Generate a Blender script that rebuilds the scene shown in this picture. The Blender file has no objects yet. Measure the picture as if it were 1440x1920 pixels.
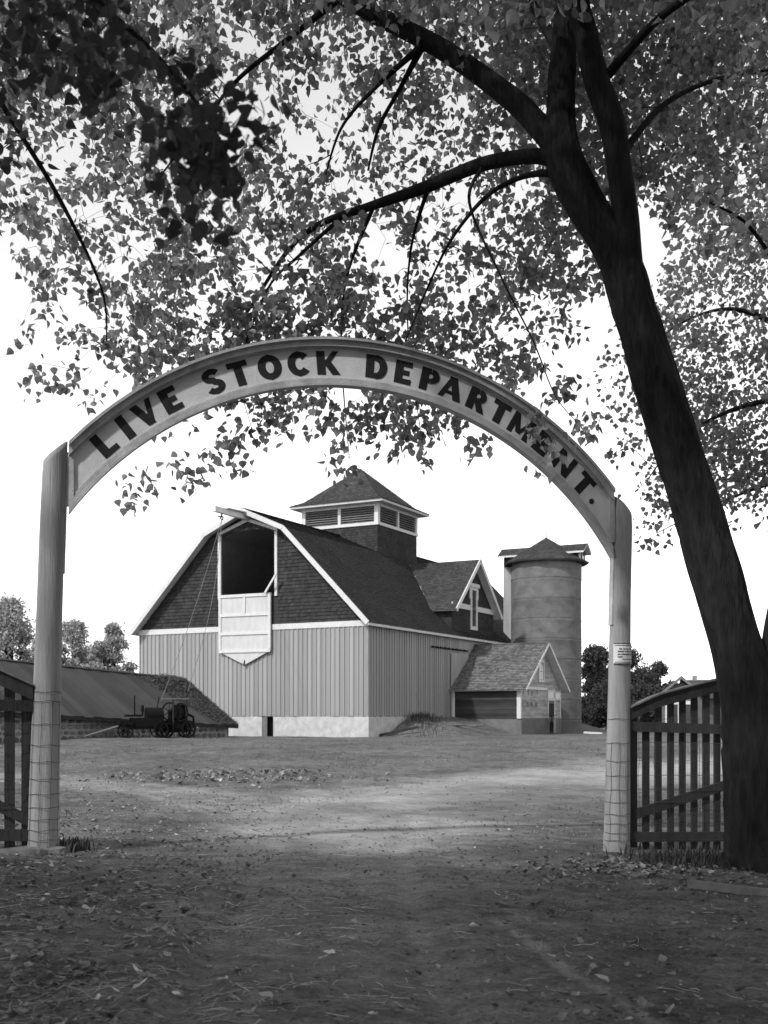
import bpy, bmesh, math, random
import numpy as np
from mathutils import Vector, Matrix, noise
R = math.radians
rnd = random.Random(7)
S = bpy.context.scene
COL = S.collection

# ------------------------------------------------------------------ camera, sky, sun
F, CX, HY, CZ = 2130.0, 720.0, 1343.0, 1.6          # focal length (px of the 1440 wide plate), principal x, horizon y, eye height
cam = bpy.data.cameras.new('camera'); camo = bpy.data.objects.new('camera', cam); COL.objects.link(camo)
camo.location = (0, 0, CZ); camo.rotation_euler = (R(90), 0, 0)
cam.sensor_fit = 'HORIZONTAL'; cam.sensor_width = 36; cam.lens = 36*F/1440
cam.shift_y = (HY-960)/1440                          # rising front of a view camera
cam.clip_start = .1; cam.clip_end = 3000
cam.dof.use_dof = True; cam.dof.focus_distance = 14; cam.dof.aperture_fstop = 4.0
S.camera = camo
SUN_AZ = math.atan2(-.68, -.73); SUN_EL = R(44)      # azimuth clockwise from +Y: left and behind the camera
world = bpy.data.worlds.new('World'); S.world = world; world.use_nodes = True
nt = world.node_tree; nt.nodes.clear()
sky = nt.nodes.new('ShaderNodeTexSky'); sky.sky_type = 'NISHITA'; sky.sun_disc = False
sky.sun_elevation = SUN_EL; sky.sun_rotation = SUN_AZ; sky.dust_density = .3; sky.air_density = 2.0; sky.ozone_density = 1.0
sep = nt.nodes.new('ShaderNodeRGBToBW')               # a black and white plate
bg = nt.nodes.new('ShaderNodeBackground'); bg.inputs[1].default_value = .15
wo = nt.nodes.new('ShaderNodeOutputWorld')
nt.links.new(sky.outputs[0], sep.inputs[0]); nt.links.new(sep.outputs[0], bg.inputs[0]); nt.links.new(bg.outputs[0], wo.inputs[0])
sun = bpy.data.lights.new('sun', 'SUN'); sun.energy = 2.0; sun.angle = R(2.5); sun.color = (1, 1, 1)
suno = bpy.data.objects.new('sun', sun); COL.objects.link(suno)
sd = Vector((math.sin(SUN_AZ)*math.cos(SUN_EL), math.cos(SUN_AZ)*math.cos(SUN_EL), math.sin(SUN_EL)))
suno.rotation_euler = sd.to_track_quat('Z', 'Y').to_euler(); suno.location = (-30, -20, 40)
S.view_settings.view_transform = 'Standard'; S.view_settings.look = 'None'
S.view_settings.exposure = 0.9; S.view_settings.gamma = 1
S.cycles.max_bounces = 6; S.cycles.transparent_max_bounces = 8

# ------------------------------------------------------------------ helpers
def U(px, py, d):                                     # a point seen at (px, py) standing d metres away
    return Vector(((px-CX)/F*d, d, CZ+(HY-py)/F*d))
def smooth(a, b, x):
    t = min(1, max(0, (x-a)/(b-a))); return t*t*(3-2*t)
ANG = R(27.9); CA, SA = math.cos(ANG), math.sin(ANG)
BO = Vector(((690-CX)/F*52, 52, .6))
def G(x, y):                                          # ground height
    s = smooth(15, 43, y)
    xx = max(-7, min(7, x))
    z = .64*s - .033*xx*(1-smooth(14, 32, y))
    z += .15*math.exp(-((x+10)/5)**2-((y-43)/6)**2)
    dx, dy = x-BO.x, y-BO.y; xl = dx*CA-dy*SA; yl = dx*SA+dy*CA
    if -3 < xl < 6 and 0 < yl < 30: z += .92*(1-smooth(.2, 4.4, xl))*smooth(1.2, 4.2, yl)*(1-smooth(24, 30, yl))*smooth(-3, -.5, xl)
    if x > 12: z -= .25*smooth(12, 22, x)*smooth(20, 40, y)
    return z
def tag(o, label=None, cat=None, group=None, kind=None):
    if label: o['label'] = label
    if cat: o['category'] = cat
    if group: o['group'] = group
    if kind: o['kind'] = kind
    return o
def empty(name, loc, rz=0, label=None, cat=None, group=None):
    o = bpy.data.objects.new(name, None); COL.objects.link(o); o.location = loc; o.rotation_euler = (0, 0, rz)
    o.empty_display_size = .2
    return tag(o, label, cat, group)
def link(name, me, parent=None, mat=None, M4=None):
    o = bpy.data.objects.new(name, me); COL.objects.link(o)
    if mat and not me.materials: me.materials.append(mat)
    if parent: o.parent = parent
    if M4 is not None: o.matrix_local = M4
    return o
class MB:
    def __init__(s): s.v = []; s.f = []; s.sm = False
    def add(s, vs, fs):
        n = len(s.v); s.v += [tuple(v) for v in vs]; s.f += [tuple(i+n for i in f) for f in fs]; return s
    def box(s, a, b):
        x0, y0, z0 = a; x1, y1, z1 = b
        return s.add([(x0,y0,z0),(x1,y0,z0),(x1,y1,z0),(x0,y1,z0),(x0,y0,z1),(x1,y0,z1),(x1,y1,z1),(x0,y1,z1)],
                     [(3,2,1,0),(4,5,6,7),(0,1,5,4),(1,2,6,5),(2,3,7,6),(3,0,4,7)])
    def hexa(s, lo, hi):                              # two quads (lower, upper) with matching corner order
        return s.add(list(lo)+list(hi), [(3,2,1,0),(4,5,6,7),(0,1,5,4),(1,2,6,5),(2,3,7,6),(3,0,4,7)])
    def bar(s, p, q, w, h, up=(0,0,1)):               # square bar from p to q
        p = Vector(p); q = Vector(q); d = (q-p).normalized(); up = Vector(up)
        if abs(d.dot(up)) > .98: up = Vector((0,1,0))
        a = d.cross(up).normalized()*w/2; b = a.cross(d).normalized()*h/2
        return s.hexa([p-a-b, p+a-b, q+a-b, q-a-b], [p-a+b, p+a+b, q+a+b, q-a+b])
    def prism(s, poly, d):                            # polygon (3d points) extruded by vector d
        d = Vector(d); n = len(poly); a = [Vector(p) for p in poly]; b = [p+d for p in a]
        return s.add(a+b, [tuple(range(n-1, -1, -1)), tuple(range(n, 2*n))]+[(i, (i+1) % n, n+(i+1) % n, n+i) for i in range(n)])
    def tube(s, pts, rad, n=8, cap=True):
        pts = [Vector(p) for p in pts]
        if not hasattr(rad, '__len__'): rad = [rad]*len(pts)
        k = len(pts); base = len(s.v); ref = None
        for i, p in enumerate(pts):
            d = (pts[min(i+1, k-1)]-pts[max(i-1, 0)])
            d = d.normalized() if d.length > 1e-9 else Vector((0,0,1))
            if ref is None: ref = Vector((1,0,0)) if abs(d.x) < .8 else Vector((0,1,0))
            a = (ref-d*ref.dot(d)).normalized(); b = d.cross(a); ref = a
            for j in range(n):
                t = 2*math.pi*j/n; s.v.append(tuple(p+(a*math.cos(t)+b*math.sin(t))*rad[i]))
        for i in range(k-1):
            for j in range(n):
                j2 = (j+1) % n
                s.f.append((base+i*n+j, base+i*n+j2, base+(i+1)*n+j2, base+(i+1)*n+j))
        if cap:
            s.f.append(tuple(base+j for j in range(n-1, -1, -1))); s.f.append(tuple(base+(k-1)*n+j for j in range(n)))
        return s
    def torus(s, c, ax, Rr, r, n=24, m=6):
        ax = Vector(ax).normalized(); ref = Vector((0,0,1)) if abs(ax.z) < .9 else Vector((1,0,0))
        a = (ref-ax*ref.dot(ax)).normalized(); b = ax.cross(a); base = len(s.v); c = Vector(c)
        for i in range(n):
            t = 2*math.pi*i/n; d = a*math.cos(t)+b*math.sin(t)
            for j in range(m):
                u = 2*math.pi*j/m; s.v.append(tuple(c+d*(Rr+r*math.cos(u))+ax*r*math.sin(u)))
        for i in range(n):
            for j in range(m):
                s.f.append((base+i*m+j, base+((i+1) % n)*m+j, base+((i+1) % n)*m+(j+1) % m, base+i*m+(j+1) % m))
        return s
    def mesh(s, name, mat=None, smooth_=False):
        me = bpy.data.meshes.new(name); me.from_pydata(s.v, [], s.f); me.update()
        if smooth_: me.polygons.foreach_set('use_smooth', [True]*len(me.polygons))
        if mat: me.materials.append(mat)
        return me
    def build(s, name, mat, parent=None, smooth_=False, M4=None):
        return link(name, s.mesh(name, mat, smooth_), parent, None, M4)
def box_part(name, a, b, mat, parent): return MB().box(a, b).build(name, mat, parent)

# ------------------------------------------------------------------ materials (a grey plate: every colour is a grey)
def mat(name, c, c2=None, scale=4.0, st=(1,1,1), rough=.85, bump=0.0, bscale=40.0, bst=None, island=0.0, orand=0.0, detail=6.0, trans=0.0, spec=.2, contrast=1.0, tmul=1.0):
    m = bpy.data.materials.new(name); m.use_nodes = True; t = m.node_tree; N = t.nodes; L = t.links
    b = N['Principled BSDF']; b.inputs['Roughness'].default_value = rough; b.inputs['Specular IOR Level'].default_value = spec
    tc = N.new('ShaderNodeTexCoord'); mp = N.new('ShaderNodeMapping'); mp.inputs['Scale'].default_value = st
    L.new(tc.outputs['Object'], mp.inputs[0])
    c2 = c if c2 is None else c2
    nz = N.new('ShaderNodeTexNoise'); nz.inputs['Scale'].default_value = scale; nz.inputs['Detail'].default_value = detail; nz.inputs['Roughness'].default_value = .65
    L.new(mp.outputs[0], nz.inputs['Vector'])
    rp = N.new('ShaderNodeMapRange'); w = .22/contrast
    rp.inputs['From Min'].default_value = .5-w; rp.inputs['From Max'].default_value = .5+w
    rp.inputs['To Min'].default_value = c; rp.inputs['To Max'].default_value = c2
    L.new(nz.outputs[0], rp.inputs[0]); out = rp.outputs[0]
    def mult(sock, amt):
        nonlocal out
        r = N.new('ShaderNodeMapRange'); r.inputs['To Min'].default_value = 1-amt; r.inputs['To Max'].default_value = 1+amt
        L.new(sock, r.inputs[0]); k = N.new('ShaderNodeMath'); k.operation = 'MULTIPLY'
        L.new(out, k.inputs[0]); L.new(r.outputs[0], k.inputs[1]); out = k.outputs[0]
    if island: mult(N.new('ShaderNodeNewGeometry').outputs['Random Per Island'], island)
    if orand: mult(N.new('ShaderNodeObjectInfo').outputs['Random'], orand)
    cc = N.new('ShaderNodeCombineColor')
    for i in range(3): L.new(out, cc.inputs[i])
    L.new(cc.outputs[0], b.inputs['Base Color'])
    if bump:
        mp2 = N.new('ShaderNodeMapping'); mp2.inputs['Scale'].default_value = bst or st; L.new(tc.outputs['Object'], mp2.inputs[0])
        n2 = N.new('ShaderNodeTexNoise'); n2.inputs['Scale'].default_value = bscale; n2.inputs['Detail'].default_value = 5
        L.new(mp2.outputs[0], n2.inputs['Vector'])
        bp = N.new('ShaderNodeBump'); bp.inputs['Strength'].default_value = bump; bp.inputs['Distance'].default_value = .03
        L.new(n2.outputs[0], bp.inputs['Height']); L.new(bp.outputs[0], b.inputs['Normal'])
    if trans:
        tl = N.new('ShaderNodeBsdfTranslucent'); tm = N.new('ShaderNodeMath'); tm.operation = 'MULTIPLY'; tm.inputs[1].default_value = tmul
        L.new(out, tm.inputs[0]); L.new(tm.outputs[0], tl.inputs[0])
        mx = N.new('ShaderNodeMixShader'); mx.inputs[0].default_value = trans
        L.new(b.outputs[0], mx.inputs[1]); L.new(tl.outputs[0], mx.inputs[2]); L.new(mx.outputs[0], N['Material Output'].inputs[0])
    return m
MAT = dict(
    siding=mat('painted_siding', .22, .30, 1.2, (3,3,.35), .8, .25, 30, (8,8,.6), orand=.17, contrast=1.2),
    batten=mat('painted_batten', .22, .27, 2, (4,4,.5), .8, orand=.1),
    trim=mat('white_trim', .46, .56, 2.5, (2,2,2), .7, .1, 60),
    soffit=mat('soffit_paint', .50, .66, 2.0, (1,1,1), .75),
    shing_wall=mat('stained_wall_shingle', .026, .042, .8, (1,1,1), .95, .3, 90, island=.3),
    shing_roof=mat('roof_shingle', .014, .024, .5, (1,1,1), .95, .3, 90, island=.28),
    shing_dormer=mat('weathered_roof_shingle', .034, .056, .7, (1,1,1), .95, .3, 90, island=.3),
    shing_milk=mat('bleached_roof_shingle', .085, .15, .9, (1,1,1), .95, .3, 90, island=.35),
    dark=mat('dark_interior', .012, .02, 3),
    door=mat('door_paint', .40, .50, 1.6, (3,1,1), .75, .1, 50),
    stone_white=mat('whitewashed_stone', .32, .50, 3.5, (1,1,1), .9, .8, 14),
    stone=mat('field_stone', .10, .20, 5, (1,1,1), .9, .6, 20, orand=.45),
    mortar=mat('lime_mortar', .24, .32, 8, (1,1,1), .95, .5, 40),
    concrete=mat('silo_concrete', .085, .18, 1.4, (1,1,1.3), .9, .6, 10, (1,1,1), orand=.10, detail=12, contrast=1.0),
    concrete_lip=mat('silo_joint', .11, .19, 3.5, (1,1,.5), .95, .3, 20),
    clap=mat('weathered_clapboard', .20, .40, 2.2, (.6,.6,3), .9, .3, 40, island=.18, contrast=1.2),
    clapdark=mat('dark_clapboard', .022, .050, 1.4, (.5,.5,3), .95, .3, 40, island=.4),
    glass=mat('window_glass', .02, .035, 2, rough=.12, spec=.6),
    sheet=mat('felt_roofing', .034, .058, 1.0, (.6,.6,.6), .92, .25, 40, orand=.24),
    iron=mat('rusty_iron', .004, .008, 6, (1,1,1), .85, .3, 40, spec=.12),
    wornwood=mat('weathered_timber', .10, .18, 3, (3,3,3), .9, .3, 40),
    post=mat('pole_wood', .17, .32, 1.6, (5,5,.5), .82, .45, 9, (9,9,.5), detail=9),
    archw=mat('arch_board_paint', .46, .66, 2.6, (1,1,1), .75, .15, 40, detail=9, contrast=.8),
    archt=mat('arch_moulding_paint', .28, .50, 5, (1,1,1), .8, .2, 40),
    letter=mat('black_lettering', .012, .026, 8, rough=.75),
    gate=mat('gate_timber', .022, .042, 2.5, (4,4,.8), .9, .35, 30, orand=.2),
    wire=mat('fence_wire', .03, .05, 9, rough=.6),
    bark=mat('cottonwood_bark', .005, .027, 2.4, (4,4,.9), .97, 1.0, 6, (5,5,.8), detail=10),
    twig=mat('twig_bark', .025, .045, 8, rough=.95),
    leaf=mat('cottonwood_leaf', .11, .17, .8, rough=.55, island=.45, trans=.5, tmul=2.5, spec=.15),
    leafobj=mat('cottonwood_leaf_single', .11, .17, 6, rough=.55, orand=.45, trans=.5, tmul=2.5, spec=.15),
    leafd=mat('shade_toned_leaf', .05, .085, .8, rough=.6, island=.4, trans=.3),  # darker cottonwood leaf; the near boughs' shade is put into its grey
    leafdobj=mat('shade_toned_leaf_single', .05, .085, 6, rough=.6, orand=.4, trans=.3),  # single leaves with the same shade in their grey
    leaf2=mat('pale_leaf', .09, .14, .8, rough=.6, island=.4, tmul=2.3, trans=.5, spec=.15),
    leaf2obj=mat('pale_leaf_single', .09, .14, 6, rough=.6, orand=.4, tmul=2.3, trans=.5, spec=.15),
    fartree2=mat('haze_painted_foliage', .26, .42, .35, rough=.9, island=.5, trans=.3),  # haze painted in as a paler foliage grey
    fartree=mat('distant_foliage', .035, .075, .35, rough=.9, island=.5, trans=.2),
    weed=mat('weed_green', .035, .07, 3, rough=.8, island=.4, trans=.2),
    litter=mat('dry_leaf', .06, .30, 6, rough=.85, island=.6),
    litterobj=mat('curled_dry_leaf', .42, .58, 8, rough=.85, orand=.3),
    crumb=mat('dirt_crumb', .075, .15, 2, rough=.95, island=.6),
    yardgrass=mat('trampled_grass', .05, .26, 3, rough=.9, island=.6, trans=.2),
    straw=mat('straw', .20, .46, 6, rough=.85, island=.5),
    hay=mat('straw_heap_stalks', .03, .12, 5, rough=.9, island=.5),
    paper=mat('notice_paper', .50, .62, 8),
    ink=mat('notice_ink', .03, .05, 8),
    housew=mat('cottage_wall', .075, .11, 3, (1,1,3), .9, island=.2),
    slab=mat('footing_concrete', .10, .17, 5, rough=.9, bump=.5, bscale=25),
)

# ------------------------------------------------------------------ ground
lane_pts = [(-.3,-10),(-.3,4),(-.5,10),(-.6,14),(-.2,17.5),(1.2,21),(4.0,25),(8.5,29),(16,33),(30,36),(60,38)]
lane2 = [(-.5,12),(-1.6,18),(-4.5,22),(-9,25.5),(-18,28)]
rut3 = [(.88, 9.4), (1.0, 8.7), (1.10, 8.1), (1.2, 7.4), (1.34, 6.7), (1.55, 5.9), (1.85, 4.4)]
def pdist(x, y, P):
    best = 1e9
    for (x0,y0),(x1,y1) in zip(P, P[1:]):
        dx, dy = x1-x0, y1-y0; t = max(0, min(1, ((x-x0)*dx+(y-y0)*dy)/(dx*dx+dy*dy)))
        best = min(best, math.hypot(x-x0-t*dx, y-y0-t*dy))
    return best
def axis(lo, hi, fine0, fine1, h, grow):
    c = list(np.arange(fine0, fine1+1e-6, h)); st = h
    while c[-1] < hi: st *= grow; c.append(c[-1]+st)
    st = h
    while c[0] > lo: st *= grow; c.insert(0, c[0]-st)
    return c
def micro(x, y, ld, ld2):
    far = 1/(1+max(0, y-20)*.04)
    n = noise.noise(Vector((x*.7, y*.7, 0)))*.035+noise.noise(Vector((x*2.3, y*2.3, 3)))*.022+noise.noise(Vector((x*7, y*7, 5)))*.011
    w = smooth(.4, 2.2, ld); n = n*(.3+.7*w)
    for off in (.72,):                                # wheel ruts
        for l in (ld,): n -= (.030-.022*smooth(12, 16, y))*math.exp(-((l-off)/.13)**2)
    n += (.02-.02*smooth(12, 16, y))*math.exp(-((ld-1.05)/.2)**2)
    return n*(.4+.6*far)
def make_ground():
    xs = axis(-500, 500, -4.6, 4.6, .065, 1.07); ys = axis(-30, 900, 4.5, 17, .065, 1.028)
    V = []; A = []
    for y in ys:
        for x in xs:
            if abs(x) < 40 and y < 60:
                ld = pdist(x, y, lane_pts); ld2 = pdist(x, y, lane2)
                V.append((x, y, G(x, y)+micro(x, y, ld, ld2)))
                wl = smooth(14, 19, y); a = max(1-smooth(.5+1.1*wl, 2.4+1.6*wl, ld+(.6+.5*wl)*noise.noise(Vector((x*.6, y*.6, 9)))), .55*(1-smooth(.3, 1.6, ld2+.6*noise.noise(Vector((x*.6, y*.6, 2))))))
                a *= .3+.7*smooth(10, 14.5, y)
                a = max(a, (.5+.4*smooth(12, 17, y))*max(math.exp(-((ld-.72)/.16)**2), .8*math.exp(-((ld2-.72)/.16)**2)))
                if 4.3 < y < 9.5 and .5 < x < 2.2:
                    l3 = pdist(x, y, rut3); V[-1] = (x, y, V[-1][2]-.025*math.exp(-((l3-.06)/.05)**2)); a = max(a, 1.5*math.exp(-(l3/.06)**2)*(.7+.5*noise.noise(Vector((x*3, y*3, 1)))))
            else: V.append((x, y, G(x, y))); a = 0
            A.append(a)
    nx = len(xs); Fc = [(j*nx+i, j*nx+i+1, (j+1)*nx+i+1, (j+1)*nx+i) for j in range(len(ys)-1) for i in range(nx-1)]
    me = bpy.data.meshes.new('ground'); me.from_pydata(V, [], Fc); me.polygons.foreach_set('use_smooth', [True]*len(Fc))
    at = me.attributes.new('lane', 'FLOAT', 'POINT'); at.data.foreach_set('value', A)
    m = bpy.data.materials.new('packed_dirt'); m.use_nodes = True; t = m.node_tree; N = t.nodes; L = t.links
    b = N['Principled BSDF']; b.inputs['Roughness'].default_value = .95; b.inputs['Specular IOR Level'].default_value = .1
    tc = N.new('ShaderNodeTexCoord')
    def nz(sc, det, r=.65, st=(1,1,1)):
        mp = N.new('ShaderNodeMapping'); mp.inputs['Scale'].default_value = st; L.new(tc.outputs['Object'], mp.inputs[0])
        n = N.new('ShaderNodeTexNoise'); n.inputs['Scale'].default_value = sc; n.inputs['Detail'].default_value = det; n.inputs['Roughness'].default_value = r
        L.new(mp.outputs[0], n.inputs['Vector']); return n.outputs[0]
    def mr(s, a, b_, c, d):
        k = N.new('ShaderNodeMapRange'); k.inputs[1].default_value = a; k.inputs[2].default_value = b_; k.inputs[3].default_value = c; k.inputs[4].default_value = d
        L.new(s, k.inputs[0]); return k.outputs[0]
    def ma(op, a, b_):
        k = N.new('ShaderNodeMath'); k.operation = op
        for i, s in enumerate((a, b_)):
            if isinstance(s, (int, float)): k.inputs[i].default_value = s
            else: L.new(s, k.inputs[i])
        return k.outputs[0]
    big = mr(nz(.45, 8), .32, .68, .62, 1.3)
    mid = mr(nz(3.2, 12, .75, (1,1.2,1)), .34, .66, .48, 1.5)
    fine = mr(nz(26, 8, .8), .34, .66, .5, 1.5)
    speck = mr(nz(70, 3, .6), .63, .70, 0, .10)
    dark = mr(nz(14, 6, .75), .33, .42, .38, 1)
    la = N.new('ShaderNodeAttribute'); la.attribute_name = 'lane'
    base = mr(la.outputs['Fac'], 0, 1, .115, .30)
    rough_ = ma('MULTIPLY', ma('MULTIPLY', mid, fine), dark); lf = ma('MULTIPLY', la.outputs['Fac'], .6)
    rough_ = ma('ADD', ma('MULTIPLY', rough_, ma('SUBTRACT', 1.0, lf)), ma('MULTIPLY', lf, .85))
    o = ma('MULTIPLY', ma('MULTIPLY', base, big), rough_); o = ma('ADD', o, ma('MULTIPLY', speck, .8))
    cc = N.new('ShaderNodeCombineColor')
    for i in range(3): L.new(o, cc.inputs[i])
    L.new(cc.outputs[0], b.inputs['Base Color'])
    h = ma('ADD', ma('MULTIPLY', nz(9, 8, .7), 1.0), ma('MULTIPLY', nz(45, 6, .7), .35))
    bp = N.new('ShaderNodeBump'); bp.inputs['Strength'].default_value = .75; bp.inputs['Distance'].default_value = .05
    L.new(h, bp.inputs['Height']); L.new(bp.outputs[0], b.inputs['Normal'])
    me.materials.append(m)
    return tag(link('ground', me), 'bare trodden dirt yard with a lighter wheel worn lane curving right', None, None, 'structure')
make_ground()

# ------------------------------------------------------------------ barn
def BW(x, y, z): return BO+Vector((x*math.cos(ANG)+y*math.sin(ANG), -x*math.sin(ANG)+y*math.cos(ANG), z))
W, LEN, CXB = 13.34, 24.2, -6.62
Z0, ZE = 1.0, 5.14                                     # foot and head of the siding
PROF = [(-13.54, 5.27), (-8.95, 9.95), (CXB, 10.95), (-4.29, 9.95), (.30, 5.27)]
barn = empty('barn', BO, -ANG, 'big gambrel roofed barn with grey board siding and white trim', 'barn')

def shingles(mb, O, Uv, Vv, Nv, poly, course, w0, w1, th, r):
    O = Vector(O); Uv = Vector(Uv); Vv = Vector(Vv); Nv = Vector(Nv)
    vmin = min(p[1] for p in poly); vmax = max(p[1] for p in poly)
    def span(v):
        xs = []
        for (a, b), (c, d) in zip(poly, poly[1:]+poly[:1]):
            if (b <= v < d) or (d <= v < b): xs.append(a+(v-b)/(d-b)*(c-a))
        return (min(xs), max(xs)) if len(xs) > 1 else None
    v = vmin+1e-4
    while v < vmax-1e-3:
        v2 = min(v+course, vmax-1e-4); A = span(v); B = span(v2)
        if A and B:
            lo, hi = min(A[0], B[0]), max(A[1], B[1]); u = lo-r.random()*w0
            while u < hi:
                w = r.uniform(w0, w1); g = .004
                b0, b1 = max(u+g, A[0]), min(u+w-g, A[1]); t0, t1 = max(u+g, B[0]), min(u+w-g, B[1])
                if b1 > b0 and t1 > t0:
                    t = th*r.uniform(.75, 1.35); dv = r.uniform(-.006, .006)
                    P = lambda uu, vv, nn: O+Uv*uu+Vv*vv+Nv*nn
                    a, b, c, d = P(b0, v+dv, t), P(b1, v+dv, t), P(t1, v2, th*.25), P(t0, v2, th*.25)
                    e, f = P(b0, v+dv, 0), P(b1, v+dv, 0)
                    mb.add([a, b, c, d, e, f], [(0,1,2,3), (4,5,1,0)])
                u += w
        v += course
def shingle_part(name, m, parent, O, Uv, Vv, Nv, poly, course=.145, w0=.10, w1=.2, th=.016, seed=1):
    mb = MB(); shingles(mb, O, Uv, Vv, Nv, poly, course, w0, w1, th, random.Random(seed))
    return tag(mb.build(name, m, parent), kind='stuff')

def build_barn():
    # inner walls (solid core behind boards) : thin panels so the hay door opening stays open
    T = .12
    HX0, HX1, HZ0, HZT, HZP = -8.20, -5.05, 6.86, 9.80, 10.44        # hay door opening
    def gz(x):                                                       # underside of the roof at x
        for (a, b), (c, d) in zip(PROF, PROF[1:]):
            if a <= x <= c: return b+(x-a)/(c-a)*(d-b)
    k = MB()
    xs = [-W, -8.95, HX0]
    poly = [(-W+.02, T, 5.0), (HX0, T, 5.0), (HX0, T, gz(HX0)-.1), (-8.95, T, 9.83), (-W+.02, T, 5.35)]
    k.prism(poly, (0, -T+.01, 0))
    k.prism([(HX1, T, 5.0), (-.02, T, 5.0), (-.02, T, 5.42), (-4.29, T, 9.83), (HX1, T, gz(HX1)-.1)], (0, -T+.01, 0))
    k.prism([(HX0, T, 5.0), (HX1, T, 5.0), (HX1, T, HZ0), (HX0, T, HZ0)], (0, -T+.01, 0))
    k.prism([(HX0, T, HZT), ((HX0+HX1)/2, T, HZP), (HX1, T, HZT), (HX1, T, gz(HX1)-.1), (CXB, T, 10.83), (HX0, T, gz(HX0)-.1)], (0, -T+.01, 0))
    k.build('gable_sheathing', MAT['shing_wall'], barn)
    k = MB(); k.prism([(-W+.02, LEN, .9), (-.02, LEN, .9), (-.02, LEN, 5.35), (-4.29, LEN, 9.83), (CXB, LEN, 10.83), (-8.95, LEN, 9.83), (-W+.02, LEN, 5.35)], (0, .1, 0))
    k.build('rear_wall', MAT['shing_wall'], barn)
    # dark loft floor and inside partition
    box_part('loft_floor', (-W+1.5, .2, 6.3), (-1.5, LEN-.1, 6.4), MAT['dark'], barn)
    box_part('wall_core', (-W+.02, .02, Z0-.05), (-W+.14, LEN, 5.3), MAT['dark'], barn)
    box_part('wall_core', (-.14, .02, Z0-.05), (-.02, LEN, 5.3), MAT['dark'], barn)
    box_part('wall_core', (-W+.14, .02, Z0-.05), (-.14, .12, 5.0), MAT['dark'], barn)
    # foundation, whitewashed rubble
    def wallmesh(x0, y0, x1, y1, z0, z1, nrm, n, hh):
        mb = MB(); vs = []; nz_ = 5
        for j in range(nz_+1):
            for i in range(n+1):
                t = i/n; x = x0+(x1-x0)*t; y = y0+(y1-y0)*t; z = z0+(z1-z0)*j/nz_
                d = .035*noise.noise(Vector((x*3.1, y*3.1, z*4)))+.02*noise.noise(Vector((x*8, y*8, z*8)))
                vs.append((x+nrm[0]*d, y+nrm[1]*d, z))
        mb.add(vs, [(j*(n+1)+i, j*(n+1)+i+1, (j+1)*(n+1)+i+1, (j+1)*(n+1)+i) for j in range(nz_) for i in range(n)])
        return mb
    f = wallmesh(-W-.02, -.07, -5.80, -.07, -.5, Z0-.02, (0,-1), 70, 5); g = wallmesh(-5.12, -.07, .07, -.07, -.5, Z0-.02, (0,-1), 60, 5)
    f.add(g.v, g.f); g = wallmesh(.07, -.07, .07, LEN, -.5, Z0-.02, (1,0), 200, 5); f.add(g.v, g.f)
    f.box((-W-.05, -.05, Z0-.06), (-5.80, .3, Z0-.021)); f.box((-5.12, -.05, Z0-.06), (.05, .3, Z0-.021)); f.box((-.2, .31, Z0-.06), (.05, LEN, Z0-.021))
    f.box((-5.86, -.06, -.5), (-5.80, .3, Z0-.061)); f.box((-5.12, -.06, -.5), (-5.06, .3, Z0-.061))
    f.build('stone_foundation', MAT['stone_white'], barn, True)
    box_part('doorway_shade_sheet', (-5.80, .28, -.5), (-5.12, .32, Z0), MAT['dark'], barn)  # near-black sheet, painting the shade inside the doorway
    dr = box_part('cellar_door', (-5.80, -.02, -.1), (-5.52, .03, Z0-.03), MAT['wornwood'], barn)
    # siding boards and battens, each its own piece
    bm_ = MB().box((-.5, -.5, 0), (.5, .5, 1)).mesh('board', MAT['siding']); btm = MB().box((-.5, -.5, 0), (.5, .5, 1)).mesh('batten', MAT['batten'])
    n = 53; p = W/n
    for i in range(n):
        x = -W+p*(i+.5); dz = rnd.uniform(-.025, .012)
        o = link('board', bm_, barn); o.location = (x, -.012, Z0+dz); o.scale = (p-.008, .026+rnd.uniform(-.003, .006), ZE-Z0-dz)
    for i in range(n+1):
        x = -W+p*i+rnd.uniform(-.006, .006); dz = rnd.uniform(-.03, .03)
        o = link('batten', btm, barn); o.location = (min(max(x, -W+.03), -.12), -.036, Z0+dz); o.scale = (.06, .05, ZE-Z0-dz)
    n2 = 40; L2 = 10.4; p = L2/n2
    for i in range(n2):
        y = p*(i+.5); dz = rnd.uniform(-.03, .012)
        o = link('board', bm_, barn); o.location = (.012, y, Z0+dz); o.scale = (.026+rnd.uniform(-.003, .006), p-.008, ZE+.02-Z0-dz)
    for i in range(1, n2+1):
        y = p*i+rnd.uniform(-.006, .006); dz = rnd.uniform(-.03, .03)
        if 8.9 < y: continue
        o = link('batten', btm, barn); o.location = (.036, y, Z0+dz); o.scale = (.05, .06, ZE+.02-Z0-dz)
    box_part('side_siding', (0, L2, Z0-.02), (.03, LEN, ZE+.02), MAT['siding'], barn)
    box_part('corner_board', (-.09, -.052, Z0-.02), (.045, -.03, ZE), MAT['siding'], barn)
    # sliding door on the side, with its track
    box_part('sliding_door', (.075, 8.95, Z0-.02), (.12, 11.2, 4.35), MAT['siding'], barn)
    tr = MB().box((.05, 6.6, 4.52), (.11, 11.2, 4.58)).build('door_track', MAT['iron'], barn)
    for i in range(9): box_part('track_hanger', (.045, 6.7+i*.5, 4.50), (.118, 6.74+i*.5, 4.61), MAT['iron'], tr)
    # belt course under the shingles
    box_part('belt_board', (-W-.03, -.075, ZE), (-8.16, .0, 5.40), MAT['trim'], barn)
    box_part('belt_board', (-5.20, -.075, ZE), (.03, .0, 5.40), MAT['trim'], barn)
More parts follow.
